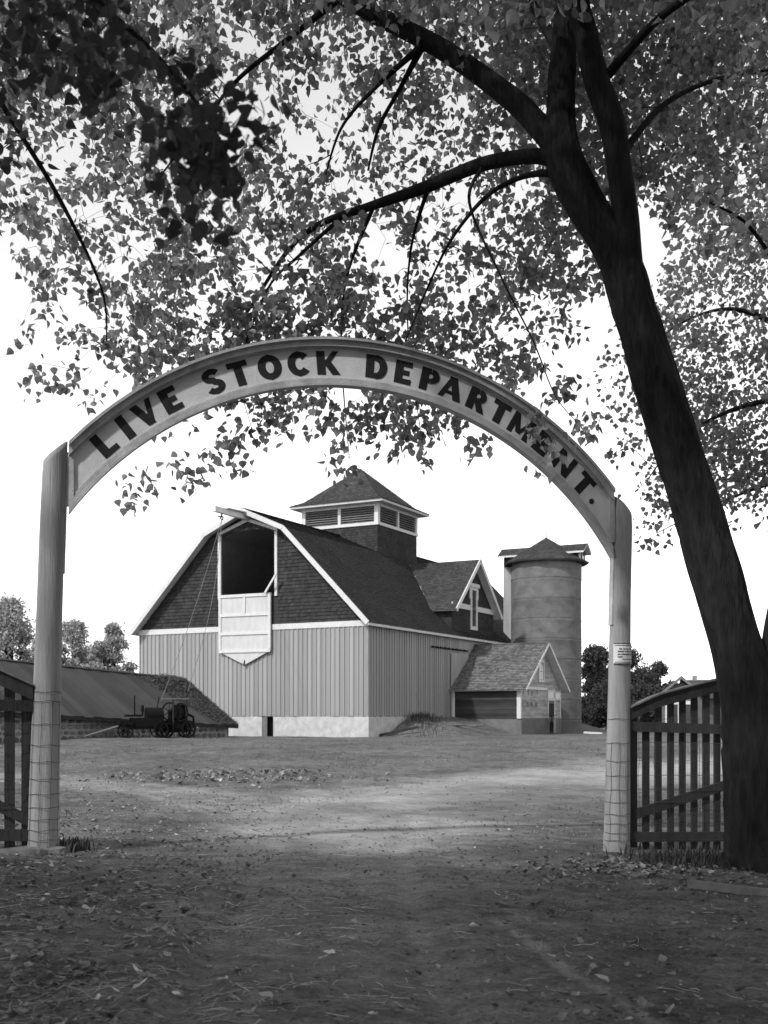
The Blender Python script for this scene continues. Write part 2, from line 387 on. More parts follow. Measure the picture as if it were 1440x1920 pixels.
    # gable wall shingles left and right of the hay door
    shingle_part('gable_shingles', MAT['shing_wall'], barn, (0, 0, 0), (1,0,0), (0,0,1), (0,-1,0), [(-W, 5.38), (HX0-.2, 5.38), (HX0-.2, gz(HX0)-.12), (-8.95, 9.80), (-W, 5.38)][:4], .17, .12, .22, .04, 3)
    shingle_part('gable_shingles', MAT['shing_wall'], barn, (0, 0, 0), (1,0,0), (0,0,1), (0,-1,0), [(HX1+.16, 5.38), (-.05, 5.38), (-4.29, 9.80), (HX1+.16, gz(HX1)-.12)], .17, .12, .22, .04, 4)
    shingle_part('gable_shingles', MAT['shing_wall'], barn, (0, 0, 0), (1,0,0), (0,0,1), (0,-1,0), [(HX0-.2, 10.02), (HX1+.16, 10.02), (CXB, 10.8)], .17, .12, .22, .04, 5)
    # frame of the hay door
    h = MB().box((HX0-.17, -.09, HZ0-.12), (HX0, .05, HZT+.05)).build('hay_door_frame', MAT['trim'], barn)
    box_part('jamb', (HX1, -.09, HZ0-.1), (HX1+.14, .05, HZT+.05), MAT['trim'], h)
    mx = (HX0+HX1)/2
    MB().prism([(HX0-.17, .04, HZT+.051), (mx, .04, HZP), (mx, .04, HZP+.17), (HX0-.17, .04, HZT+.21)], (0, -.13, 0)).build('head_board', MAT['trim'], h)
    MB().prism([(mx+.001, .04, HZP), (HX1+.14, .04, HZT+.051), (HX1+.14, .04, HZT+.21), (mx+.001, .04, HZP+.17)], (0, -.13, 0)).build('head_board', MAT['trim'], h)
    # the lowered hay door, hanging point down on the wall
    dx0, dx1, dz0, dz1, dt = -8.24, -5.20, 4.16, 6.92, 3.49
    hd = MB().prism([(dx0, -.12, dz1), (dx0, -.12, dz0), ((dx0+dx1)/2, -.12, dt), (dx1, -.12, dz0), (dx1, -.12, dz1)], (0, -.05, 0)).build('hay_door', MAT['door'], barn)
    def batten(a, b): MB().bar(a, b, .05, .14, (0,1,0) if abs(a[2]-b[2]) > 1 else (0,0,1)).build('door_batten', MAT['trim'], hd)
    yb = -.195
    for z in (dz1-.07, 5.92, 5.02, dz0+.0): batten((dx0+.02, yb, z), (dx1-.02, yb, z-.01))
    MB().box((dx0, yb-.02, dz0+.08), (dx0+.14, yb+.024, dz1-.15)).build('door_batten', MAT['trim'], hd)
    MB().box((dx1-.14, yb-.02, dz0+.08), (dx1, yb+.024, dz1-.15)).build('door_batten', MAT['trim'], hd)
    MB().box(((dx0+dx1)/2-.06, yb-.018, 6.0), ((dx0+dx1)/2+.06, yb+.02, dz1-.15)).build('door_batten', MAT['trim'], hd)
    MB().tube([((dx0+dx1)/2, yb+.04, dt+.22), ((dx0+dx1)/2, yb-.03, dt+.05), ((dx0+dx1)/2, yb, dt-.02)], .03, 6).build('latch', MAT['iron'], hd)
    MB().bar((dx1-.25, yb-.1, dz1-.02), (dx1+.5, yb-.25, dz1+.85), .05, .1).build('door_prop', MAT['trim'], hd)
    # roof deck, soffit and rake boards
    OV, th = .5, .12
    for i in range(4):
        (a, b), (c, d) = PROF[i], PROF[i+1]
        q = Vector((c-a, 0, d-b)).normalized(); nn = Vector((-q.z, 0, q.x)); nn = nn if nn.z > 0 else -nn
        A0, A1 = Vector((a, -OV, b)), Vector((c, -OV, d)); dl = Vector((0, LEN+2*OV-.2, 0))
        MB().prism([A0, A1, A1-nn*.07, A0-nn*.07], dl).build('roof_deck', MAT['soffit'], barn)
        MB().prism([A0+nn*.06, A1+nn*.06, A1-nn*.17, A0-nn*.17], (0, -.05, 0)).build('rake_board', MAT['trim'], barn)
        ln = (A1-A0).length
        up = q if q.z > 0 else -q; O = A0 if q.z > 0 else A1
        if i in (0, 1): shingle_part('roof_shingles', MAT['shing_roof'], barn, O+nn*.004, (0,1,0), up, nn, [(-.03, -.03), (LEN+.8, -.03), (LEN+.8, ln), (-.03, ln)], .2, .25, .5, .02, 20+i)
        else: shingle_part('roof_shingles', MAT['shing_roof'], barn, O+nn*.004, (0,1,0), up, nn, [(-.03, -.03), (LEN+.8, -.03), (LEN+.8, ln), (-.03, ln)], .15, .12, .24, .018, 20+i)
    box_part('ridge_board', (CXB-.09, -.53, 10.97), (CXB+.09, LEN+.4, 11.03), MAT['shing_roof'], barn)
    box_part('eave_board', (.26, -.5, 5.13), (.31, LEN+.3, 5.265), MAT['trim'], barn)
    box_part('eave_soffit', (.045, -.04, 5.17), (.258, LEN+.2, 5.20), MAT['soffit'], barn)
    box_part('eave_board', (-13.55, -.5, 5.13), (-13.50, LEN+.3, 5.265), MAT['trim'], barn)
    # cupola
    s, y0 = 2.42, 8.75; cx = CXB+.02; zb, zt = 11.42, 12.60
    cu = MB().box((cx-s+.03, y0+.03, 9.0), (cx+s-.03, y0+2*s-.03, zb)).build('cupola', MAT['shing_wall'], barn)
    for (O, Uv, Nv, sd_) in (((cx-s+.03, y0+.03, 9.0), (1,0,0), (0,-1,0), 31), ((cx+s-.03, y0+.03, 9.0), (0,1,0), (1,0,0), 32)):
        shingle_part('cupola_shingles', MAT['shing_wall'], cu, O, Uv, (0,0,1), Nv, [(0, 0), (2*s-.06, 0), (2*s-.06, zb-9.0), (0, zb-9.0)], .14, .12, .22, .018, sd_)
    for a, b in (((cx-s-.04, y0-.04), (cx+s+.04, y0+.1)), ((cx-s-.04, y0+2*s-.1), (cx+s+.04, y0+2*s+.04)), ((cx-s-.04, y0+.1), (cx-s+.1, y0+2*s-.1)), ((cx+s-.1, y0+.1), (cx+s+.04, y0+2*s-.1))):
        box_part('sill_band', (a[0], a[1], zb), (b[0], b[1], zb+.16), MAT['trim'], cu)
        box_part('head_band', (a[0], a[1], zt-.14), (b[0], b[1], zt), MAT['trim'], cu)
    for px_ in (0, 1, 2):
        for py_ in (0, 1, 2):
            if px_ == 1 and py_ == 1: continue
            w = .24 if (px_ != 1 and py_ != 1) else .17
            x = cx+(px_-1)*(s-w/2+.02); y = y0+s+(py_-1)*(s-w/2+.02)
            box_part('louver_post', (x-w/2, y-w/2, zb+.16), (x+w/2, y+w/2, zt-.14), MAT['trim'], cu)
    lm = MB().hexa([(-.5, -.02, -.05), (.5, -.02, -.05), (.5, .0, -.058), (-.5, .0, -.058)], [(-.5, .10, .05), (.5, .10, .05), (.5, .12, .042), (-.5, .12, .042)]).mesh('louver', MAT['wornwood'])
    half = s-.3
    for side in range(4):
        for bay in (-1, 1):
            for kk in range(7):
                z = zb+.22+kk*.125
                o = link('louver', lm, cu); c_ = bay*(half/2+.10); o.scale = (half+.12, 1, 1)
                if side == 0: o.location = (cx+c_, y0+.03, z)
                elif side == 1: o.location = (cx+s-.03, y0+s+c_, z); o.rotation_euler = (0, 0, R(90))
                elif side == 2: o.location = (cx+c_, y0+2*s-.03, z); o.rotation_euler = (0, 0, R(180))
                else: o.location = (cx-s+.03, y0+s+c_, z); o.rotation_euler = (0, 0, R(-90))
    s2, za = s+.52, 15.15; cy = y0+s
    box_part('eave_slab', (cx-s2, cy-s2, zt+.001), (cx+s2, cy+s2, zt+.13), MAT['trim'], cu)
    corners = [(cx-s2-.04, cy-s2-.04), (cx+s2+.04, cy-s2-.04), (cx+s2+.04, cy+s2+.04), (cx-s2-.04, cy+s2+.04)]
    zs = zt+.135; kick = .62; zk = zs+.24
    km = [(cx+(x-cx)*(1-kick/s2/1.0), cy+(y-cy)*(1-kick/s2/1.0)) for x, y in corners]
    rf = MB(); rf.add([(x, y, zs) for x, y in corners]+[(x, y, zk+.05) for x, y in km]+[(cx, cy, za)], [(0,1,5,4), (1,2,6,5), (2,3,7,6), (3,0,4,7), (4,5,8), (5,6,8), (6,7,8), (7,4,8), (3,2,1,0)])
    rf.build('cupola_roof', MAT['shing_dormer'], cu)
    for i in (0, 1, 3):
        a, b = Vector((*km[i], zk+.05)), Vector((*km[(i+1) % 4], zk+.05)); ap = Vector((cx, cy, za))
        Uv = (b-a).normalized(); mid = (a+b)/2; Vv = (ap-mid).normalized(); Nv = Uv.cross(Vv).normalized()
        w = (b-a).length; hgt = (ap-mid).length
        shingle_part('cupola_shingles', MAT['shing_dormer'], cu, a+Nv*.004, Uv, Vv, Nv, [(0, 0), (w, 0), (w/2+.02, hgt), (w/2-.02, hgt)], .14, .12, .22, .016, 40+i)
        a2, b2 = Vector((*corners[i], zs)), Vector((*corners[(i+1) % 4], zs)); mid2 = (a2+b2)/2
        Vv = (mid-mid2).normalized(); Nv = Uv.cross(Vv).normalized(); w2 = (b2-a2).length; h2 = (mid-mid2).length
        shingle_part('cupola_shingles', MAT['shing_dormer'], cu, a2+Nv*.004, Uv, Vv, Nv, [(0, -.03), (w2, -.03), (w2-(w2-w)/2, h2), ((w2-w)/2, h2)], .14, .12, .22, .016, 50+i)
    # dormer on the near slope
    dy, hw, dze, dzp = 12.07, 2.85, 6.98, 9.62
    xb = -3.95
    dm = MB().prism([(0, dy-hw, 5.45), (0, dy+hw, 5.45), (0, dy+hw, dze), (0, dy, dzp-.18), (0, dy-hw, dze)], (-4.2, 0, 0)).build('dormer', MAT['shing_wall'], barn)
    sl = (dzp-dze)/hw
    shingle_part('dormer_shingles', MAT['shing_wall'], dm, (0, dy, 5.3), (0,1,0), (0,0,1), (1,0,0), [(-hw, 0), (hw, 0), (hw, dze-5.3), (0, dzp-.2-5.3), (-hw, dze-5.3)], .14, .12, .22, .016, 60)
    shingle_part('dormer_shingles', MAT['shing_wall'], dm, (0, dy-hw, 5.3), (-1,0,0), (0,0,1), (0,-1,0), [(0, 0), (4, 0), (4, dze-5.3), (0, dze-5.3)], .14, .12, .22, .016, 61)
    ho = .42; hw2 = hw+.38
    for sg in (-1, 1):
        e0 = Vector((ho, dy+sg*hw2, dzp-hw2*sl)); r0 = Vector((ho, dy, dzp)); e1 = Vector((-4.4, dy+sg*hw2, dzp-hw2*sl)); r1 = Vector((-4.4, dy, dzp))
        Vv = (r0-e0).normalized(); Nv = Vector((-1,0,0)).cross(Vv) if sg < 0 else Vector((1,0,0)).cross(Vv); Nv = Nv.normalized()
        if Nv.z < 0: Nv = -Nv
        MB().prism([e0, r0, r0-Nv*.09, e0-Nv*.09], (-4.75, 0, 0)).build('dormer_roof_deck', MAT['soffit'], dm)
        MB().prism([e0+Nv*.05+Vector((.002,0,0)), r0+Nv*.05+Vector((.002,0,0)), r0-Nv*.16+Vector((.002,0,0)), e0-Nv*.16+Vector((.002,0,0))], (.05, 0, 0)).build('rake_board', MAT['soffit'], dm)
        ln = (r0-e0).length
        # valley side follows the barn roof
        zl = e0.z; xv0 = .30-(zl-5.27)/1.02; xv1 = .30-(dzp-5.27)/1.02
        shingle_part('dormer_roof_shingles', MAT['shing_dormer'], dm, e0+Nv*.004, (-1,0,0), Vv, Nv, [(-.03, -.02), (ho-xv0, -.02), (ho-xv1, ln), (-.03, ln)], .14, .12, .22, .018, 62+sg)
    box_part('dormer_band', (.02, dy-hw-.04, 6.80), (.075, dy-.50, 7.08), MAT['trim'], dm)
    box_part('dormer_band', (.02, dy+.50, 6.80), (.075, dy+hw+.04, 7.08), MAT['trim'], dm)
    wz0, wz1, wh = 5.75, 8.1, .46
    wd = MB().box((.02, dy-wh, wz0), (.08, dy-wh+.17, wz1)).box((.02, dy+wh-.17, wz0), (.08, dy+wh, wz1)).box((.02, dy-wh+.17, wz0), (.08, dy+wh-.17, wz0+.2)).box((.02, dy-wh+.17, wz1-.16), (.08, dy+wh-.17, wz1)).build('window_frame', MAT['trim'], dm)
    MB().box((.02, dy-wh-.16, wz1), (.14, dy+wh+.16, wz1+.2)).box((.02, dy-wh-.12, wz1-.65), (.07, dy-wh-.002, wz1)).box((.02, dy+wh+.002, wz1-.65), (.07, dy+wh+.12, wz1)).build('window_hood', MAT['trim'], dm)
    box_part('window_backing', (.017, dy-wh+.05, wz0+.05), (.021, dy+wh-.05, wz1-.05), MAT['dark'], dm)
    for (z0, z1) in ((wz0+.2, 6.88), (6.94, wz1-.16)):
        for j in range(2):
            ya = dy-wh+.17+j*(wh-.16); box_part('window_pane', (.03, ya+.01, z0), (.036, ya+wh-.18, z1), MAT['glass'], dm)
    box_part('sash_bar', (.028, dy-wh+.17, 6.88), (.06, dy+wh-.17, 6.94), MAT['wornwood'], dm)
    # hay hood beam, pulley
    bmn = MB().bar((CXB+.02, -2.8, 10.62), (CXB+.02, .1, 10.62), .18, .26).build('hay_beam', MAT['soffit'], barn)
    MB().bar((CXB+.02, -.5, 10.80), (CXB+.02, -2.0, 10.76), .5, .04).build('hood_board', MAT['trim'], bmn)
    MB().torus((CXB+.02, -2.2, 10.28), (1,0,0), .09, .03, 14).bar((CXB+.02, -2.2, 10.3), (CXB+.02, -2.2, 10.5), .05, .05).bar((CXB+.02,-2.5,10.3), (CXB+.02,-2.05,10.34), .05, .05).build('pulley', MAT['iron'], bmn)
build_barn()

# ------------------------------------------------------------------ milk house
def build_milk():
    M0 = BW(0, 9.09, 0); mh = empty('milk_house', M0, -ANG, 'small gabled annex with bleached shingle roof and clapboard walls beside the barn', 'shed')
    L_, Wd = 3.93, 6.25; ze, zp = 2.55, 4.92; cy = Wd/2
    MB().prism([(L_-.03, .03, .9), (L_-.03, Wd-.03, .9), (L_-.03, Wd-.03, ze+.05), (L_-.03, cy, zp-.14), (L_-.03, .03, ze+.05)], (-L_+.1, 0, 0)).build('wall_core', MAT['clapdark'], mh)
    box_part('footing', (.1, .05, -.6), (L_+.03, Wd-.03, .9), MAT['concrete'], mh)
    def clap(name, O, Uv, Nv, poly, m, sd_):
        mb = MB(); r = random.Random(sd_); vmin = min(p[1] for p in poly); vmax = max(p[1] for p in poly); v = vmin; O = Vector(O); Uv = Vector(Uv); Nv = Vector(Nv)
        def span(v):
            xs = [a+(v-b)/(d-b)*(c-a) for (a, b), (c, d) in zip(poly, poly[1:]+poly[:1]) if (b <= v < d) or (d <= v < b)]
            return (min(xs), max(xs)) if len(xs) > 1 else None
        while v < vmax-.05:
            A = span(v+.002); B = span(min(v+.118, vmax-.003))
            if A and B:
                P = lambda u, vv, n_: O+Uv*u+Vector((0,0,1))*vv+Nv*n_
                t = .022+r.uniform(-.003, .005)
                mb.add([P(A[0], v, t), P(A[1], v, t), P(B[1], v+.12, .006), P(B[0], v+.12, .006), P(A[0], v, 0), P(A[1], v, 0)], [(0,1,2,3), (4,5,1,0)])
            v += .12
        return tag(mb.build(name, m, mh), kind='stuff')
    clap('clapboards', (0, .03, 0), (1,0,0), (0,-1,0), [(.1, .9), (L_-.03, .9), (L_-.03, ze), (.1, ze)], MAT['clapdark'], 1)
    clap('clapboards', (L_-.03, 0, 0), (0,1,0), (1,0,0), [(.03, .9), (Wd-.03, .9), (Wd-.03, ze), (cy, zp-.16), (.03, ze)], MAT['clap'], 2)
    # trim
    box_part('corner_board', (L_-.20, -.012, .88), (L_+.014, .004, ze+.05), MAT['trim'], mh)
    box_part('corner_board', (L_-.004, .006, .88), (L_+.016, .14, ze), MAT['trim'], mh)
    box_part('corner_board', (.1, -.012, .88), (.24, .004, ze-.05), MAT['soffit'], mh)
    box_part('corner_board', (L_-.004, Wd-.16, .0), (L_+.016, Wd-.02, ze), MAT['trim'], mh)
    box_part('band_board', (L_-.004, .142, ze-.14), (L_+.016, 4.02, ze), MAT['soffit'], mh)
    # gable window
    y0, y1, z0, z1 = cy-.48, cy+.38, 2.82, 4.02
    wf = MB().box((L_-.004, y0, z0), (L_+.03, y0+.13, z1)).box((L_-.004, y1-.13, z0), (L_+.03, y1, z1)).box((L_-.004, y0+.13, z0), (L_+.03, y1-.13, z0+.13)).box((L_-.004, y0+.13, z1-.14), (L_+.03, y1-.13, z1)).build('window', MAT['trim'], mh)
    for j in range(2):
        for k in range(2): box_part('pane', (L_-.002, y0+.14+j*.30, z0+.14+k*.46), (L_+.008, y0+.14+j*.30+.27, z0+.14+k*.46+.43), MAT['glass'], wf)
    # door, transom, frame
    a, b = 4.05, 5.25
    dfm = MB().box((L_-.004, a, -.1), (L_+.03, a+.12, 2.44)).box((L_-.004, b-.12, -.1), (L_+.03, b, 2.44)).box((L_-.004, a+.12, 2.32), (L_+.03, b-.12, 2.44)).box((L_-.004, a+.12, 1.86), (L_+.03, b-.12, 2.0)).build('door_frame', MAT['trim'], mh)
    box_part('transom_pane', (L_-.002, a+.12, 2.0), (L_+.008, b-.12, 2.32), MAT['glass'], dfm)
    dd = box_part('door', (L_-.002, a+.12, -.1), (L_+.012, b-.12, 1.86), MAT['wornwood'], mh)
    MB().tube([(L_+.02, b-.24, .9), (L_+.06, b-.24, .9)], .03, 8).build('door_knob', MAT['iron'], dd)
    box_part('panel', (L_+.012, a+.22, 1.0), (L_+.02, b-.22, 1.7), MAT['dark'], dd); box_part('panel', (L_+.012, a+.22, .1), (L_+.02, b-.22, .85), MAT['clap'], dd)
    sw = MB().box((L_-.004, b+.08, 1.9), (L_+.03, Wd-.17, 2.0)).box((L_-.004, b+.08, 2.3), (L_+.03, Wd-.17, 2.38)).build('side_light', MAT['trim'], mh)
    box_part('pane', (L_-.002, b+.10, 2.0), (L_+.008, Wd-.18, 2.3), MAT['glass'], sw)
    # roof
    ho = .42; hw2 = cy+.34; sl = (zp-ze)/cy*.97
    for sg in (-1, 1):
        e0 = Vector((L_+ho, cy+sg*hw2, zp-hw2*sl)); r0 = Vector((L_+ho, cy, zp)); Vv = (r0-e0).normalized(); Nv = Vector((1,0,0)).cross(Vv)
        if Nv.z < 0: Nv = -Nv
        MB().prism([e0, r0, r0-Nv*.08, e0-Nv*.08], (-L_-ho+.06, 0, 0)).build('roof_deck', MAT['soffit'], mh)
        ox = Vector((.002, 0, 0)); MB().prism([e0+Nv*.03+ox, r0+Nv*.03+ox, r0-Nv*.10+ox, e0-Nv*.10+ox], (.03, 0, 0)).build('rake_board', MAT['soffit'], mh)
        ln = (r0-e0).length
        shingle_part('roof_shingles', MAT['shing_milk'], mh, e0+Nv*.004, (-1,0,0), Vv, Nv, [(-.03, -.04), (L_+ho-.05, -.04), (L_+ho-.05, ln), (-.03, ln)], .15, .09, .2, .035, 70+sg)
    box_part('ridge_cap', (.06, cy-.09, zp+.01), (L_+ho+.03, cy+.09, zp+.05), MAT['shing_milk'], mh)
    # hooks with harness bits on the front
    for i, (y, z) in enumerate(((.3, 2.36), (.95, 2.34), (1.5, 2.32), (2.3, 2.36), (.18, 1.72), (.75, 1.72), (.95, 1.70), (1.35, 1.72), (1.5, 1.70), (2.0, 1.71), (2.2, 1.72), (3.6, 1.74))):
        MB().tube([(L_+.02, y, z), (L_+.06, y, z-.02), (L_+.06, y, z-.16), (L_+.04, y+.06, z-.22)], .014, 5).build('hook', MAT['iron'], mh)
build_milk()

# ------------------------------------------------------------------ silo
def build_silo():
    c = BW(2.08, 18.07, 0); R_ = 2.06; z0 = -.4; top = 10.72-.6
    so = empty('silo', (c.x, c.y, .6), -ANG, 'round concrete silo with ringed wall and pointed shingle roof behind the annex', 'silo')
    n = 9; h = (top-z0)/n
    for i in range(n):
        a = z0+i*h; mb = MB(); r = R_+rnd.uniform(-.012, .012); prof = [(r-.02, a+.005), (r+.004, a+.03), (r, a+.1), (r, a+h-.10), (r+.014, a+h-.05), (r-.015, a+h-.005)]
        m_ = 64
        for j, (rr, z) in enumerate(prof):
            for k in range(m_):
                t = 2*math.pi*k/m_; w = rr+.012*noise.noise(Vector((math.cos(t)*3, math.sin(t)*3, z*2)))
                mb.v.append((w*math.cos(t), w*math.sin(t), z))
        for j in range(len(prof)-1):
            for k in range(m_): mb.f.append((j*m_+k, j*m_+(k+1) % m_, (j+1)*m_+(k+1) % m_, (j+1)*m_+k))
        mb.build('concrete_ring', MAT['concrete'], so, True)
        if i: MB().torus((0, 0, a), (0,0,1), R_-.012, .016, 64, 6).build('ring_joint', MAT['concrete_lip'], so, True)
    # octagonal cone roof
    re, za = 2.50, 12.14-.6; zr = top+.02; m_ = 12
    ring = [(re*math.cos(2*math.pi*(k+.5)/m_), re*math.sin(2*math.pi*(k+.5)/m_), zr-.14) for k in range(m_)]
    rf = MB(); rf.add(ring+[(x*.99, y*.99, zr-.22) for x, y, z in ring]+[(0, 0, za), (0, 0, zr-.05)], [(k, (k+1) % m_, 2*m_) for k in range(m_)]+[(m_+k, m_+(k+1) % m_, (k+1) % m_, k) for k in range(m_)]+[(m_+(k+1) % m_, m_+k, 2*m_+1) for k in range(m_)])
    rf.build('silo_roof', MAT['shing_dormer'], so)
    sh = MB(); r_ = random.Random(81)
    for k in range(m_):
        a, b = Vector(ring[k]), Vector(ring[(k+1) % m_]); ap = Vector((0,0,za)); Uv = (b-a).normalized(); mid = (a+b)/2; Vv = (ap-mid).normalized(); Nv = Uv.cross(Vv).normalized()
        w = (b-a).length; hh = (ap-mid).length
        shingles(sh, a+Nv*.003, Uv, Vv, Nv, [(0, 0), (w, 0), (w/2+.01, hh), (w/2-.01, hh)], .14, .12, .22, .016, r_)
    tag(sh.build('silo_roof_shingles', MAT['shing_dormer'], so), kind='stuff')
    MB().tube([(0,0,za-.05), (0,0,za+.46)], .025, 6).build('finial', MAT['iron'], so)
    # long gabled hood across the roof and the chute down the barn side
    zr2 = 11.62-.6; x0, x1 = -2.5, 2.25; hb = .45; ze2 = zr2-.50
    hd = MB().prism([(x0, -hb, top-.25), (x0, hb, top-.25), (x0, hb, ze2+.12), (x0, 0, zr2-.08), (x0, -hb, ze2+.12)], (x1-x0, 0, 0)).build('roof_hood', MAT['shing_wall'], so)
    for sg in (-1, 1):
        e0 = Vector((x0-.28, sg*.72, ze2)); r0 = Vector((x0-.28, 0, zr2)); Vv = (r0-e0).normalized(); Nv = Vector((1,0,0)).cross(Vv)
        if Nv.z < 0: Nv = -Nv
        MB().prism([e0, r0, r0-Nv*.07, e0-Nv*.07], (x1-x0+.56, 0, 0)).build('hood_roof', MAT['soffit'], hd)
        MB().box((x0-.28, sg*.735-.015, ze2-.10), (x1+.28, sg*.735+.015, ze2+.0)).build('hood_fascia', MAT['trim'], hd)
        shingle_part('hood_shingles', MAT['shing_dormer'], hd, e0+Nv*.004, (1,0,0), Vv, Nv, [(-.02, -.02), (x1-x0+.58, -.02), (x1-x0+.58, (r0-e0).length), (-.02, (r0-e0).length)], .14, .12, .22, .016, 83+sg)
    box_part('hood_corner', (x1-.10, -hb-.012, top-.2), (x1+.012, -hb-.001, ze2+.05), MAT['trim'], hd)
    box_part('hood_window', (x1-.001, -.2, top+.0), (x1+.012, .2, ze2-.02), MAT['glass'], hd)
    box_part('chute', (x0, -.5, 4.2), (x0+1.1, .5, top-.26), MAT['siding'], so)
build_silo()

# ------------------------------------------------------------------ long low shed at the left
def build_shed():
    E1 = U(447, 1361, 50); R1 = U(345, 1275, 51.6)
    dirv = Vector((-5.3, -8.9, 0)).normalized(); Lx = 17.5; rise = .042
    dirv = Vector((dirv.x, dirv.y, rise)).normalized()
    perp = Vector((R1.x-E1.x, R1.y-E1.y, 0))
    base = Vector((E1.x, E1.y, .6)); sh = empty('low_shed', base, 0, 'long low shed with felt sheet roof running down near the ground', 'shed')
    E = E1-base; Rr = R1-base; B = E+2*perp+Vector((0,0,0))
    up = (Rr-E); Nv = dirv.cross(up).normalized()
    if Nv.z < 0: Nv = -Nv
    n = 36; w = Lx/n
    for i in range(n):
        a = E+dirv*(w*i); b = E+dirv*(w*(i+1)-.012); c = b+up; d = a+up; lift = Nv*(.03+.018*(i % 2)); ov = -up.normalized()*rnd.uniform(.0, .05)
        MB().hexa([a+ov, b+ov, c, d], [a+ov+lift, b+ov+lift, c+lift, d+lift]).build('roof_sheet', MAT['sheet'], sh)
    MB().hexa([B, B+dirv*Lx, Rr+dirv*Lx, Rr], [B+Vector((0,0,.04)), B+dirv*Lx+Vector((0,0,.04)), Rr+dirv*Lx+Vector((0,0,.04)), Rr+Vector((0,0,.04))]).build('rear_slope', MAT['sheet'], sh)
    MB().bar(Rr+Vector((0,0,.06)), Rr+dirv*Lx+Vector((0,0,.06)), .2, .05).build('ridge_board', MAT['wornwood'], sh)
    MB().bar(E-Nv*.04+Vector((0,0,-.02)), E+dirv*Lx-Nv*.04+Vector((0,0,-.02)), .05, .12).build('eave_board', MAT['gate'], sh)
    # gable end facing the barn and rubble wall below the eave
    hdir = Vector((dirv.x, dirv.y, 0)).normalized(); pn = perp.normalized(); ins = pn*.35+hdir*.25
    lo = -1.0
    MB().prism([E+ins+Vector((0,0,-.02)), Rr+hdir*.25+Vector((0,0,-.12)), B-pn*.35+hdir*.25, Vector((B.x, B.y, lo))-pn*.35+hdir*.25, Vector((E.x, E.y, lo))+ins], hdir*.1).build('gable_wall', MAT['gate'], sh)
    wl = MB(); a = E+ins; 
    def wp(t, z): p = a+dirv*t; return Vector((p.x, p.y, p.z+z))
    wl.add([Vector((wp(0,0).x, wp(0,0).y, lo)), Vector((wp(Lx,0).x, wp(Lx,0).y, lo)), wp(Lx, .2), wp(0, .2)], [(0,1,2,3)]); wl.build('wall_mortar', MAT['mortar'], sh)
    # stones, one by one
    bm = bmesh.new(); bmesh.ops.create_icosphere(bm, subdivisions=1, radius=.5); r = random.Random(5); mes = []
    for k in range(4):
        b2 = bm.copy()
        for v in b2.verts: v.co = Vector((max(-.42, min(.42, v.co.x*r.uniform(.9, 1.25))), v.co.y*r.uniform(.8, 1.1), max(-.4, min(.4, v.co.z*r.uniform(.9, 1.25)))))
        me = bpy.data.meshes.new('wall_stone'); b2.to_mesh(me); me.materials.append(MAT['stone']); mes.append(me)
    z = lo+.1; ang = math.atan2(hdir.y, hdir.x)
    while z < 1.3:
        t = .1+r.random()*.2
        hgt = r.uniform(.16, .24)
        while t < 13:
            ww = r.uniform(.2, .42); p = a+dirv*(t+ww/2)
            if z+hgt < p.z+.12:
                o = link('wall_stone', mes[r.randrange(4)], sh); o.location = (p.x, p.y, z+hgt/2); o.rotation_euler = (0, r.uniform(-.15, .15), ang); o.scale = (ww*1.02, r.uniform(.14, .22), hgt*1.08)
            t += ww+.03
        z += hgt+.025
    # straw and earth heaped on the barn end of the roof
    hb = MB(); r = random.Random(11)
    for i in range(15000):
        t = abs(r.gauss(0, 1.3))+.05; v = r.betavariate(2.2, 1.3); 
        if r.random() < .45: v = r.random()
        if t > 3.6*(.35+.65*v): continue
        p = E+dirv*t+up*v; bump = .30*math.exp(-((t-1.3)/.9)**2-((v-.86)/.16)**2)+.05
        p = p+Nv*(.05+r.random()*bump*(.6+.8*abs(noise.noise(p*2.2))))
        d = Vector((r.gauss(0,1), r.gauss(0,1), r.gauss(0,.5))).normalized()*r.uniform(.06, .26); q = Vector((r.gauss(0,1), r.gauss(0,1), r.gauss(0,1))).normalized()*r.uniform(.004, .013)
        hb.add([p-d/2-q, p+d/2-q, p+d/2+q, p-d/2+q], [(0,1,2,3)])
    o = hb.build('straw_heap', MAT['hay']); o.location = base
    tag(o, 'matted straw and earth spilled over the barn end of the low shed roof', 'straw', None, 'stuff')
build_shed()

# ------------------------------------------------------------------ machines in front of the shed
def spoked(name, parent, c, ax, Rr, rim, w, m, sp=6):
    o = MB(); ax = Vector(ax).normalized(); ref = Vector((0,0,1)); b = ax.cross(ref).normalized(); c = Vector(c); n = 28
    # flat rim band
    for i in range(n):
        t = 2*math.pi*i/n
        d = ref*math.cos(t)+b*math.sin(t)
        for rr, ww in ((Rr, w/2), (Rr, -w/2), (Rr-rim, -w/2), (Rr-rim, w/2)): o.v.append(tuple(c+d*rr+ax*ww))
    for i in range(n):
        for j in range(4): o.f.append((i*4+j, ((i+1) % n)*4+j, ((i+1) % n)*4+(j+1) % 4, i*4+(j+1) % 4))
    for k in range(sp):
        t = math.pi*2*k/sp; d = ref*math.cos(t)+b*math.sin(t); o.bar(c, c+d*(Rr-rim/2), .035, .05, ax)
    o.tube([c-ax*w*.8, c+ax*w*.8], .07, 8)
    return o.build(name, m, parent)
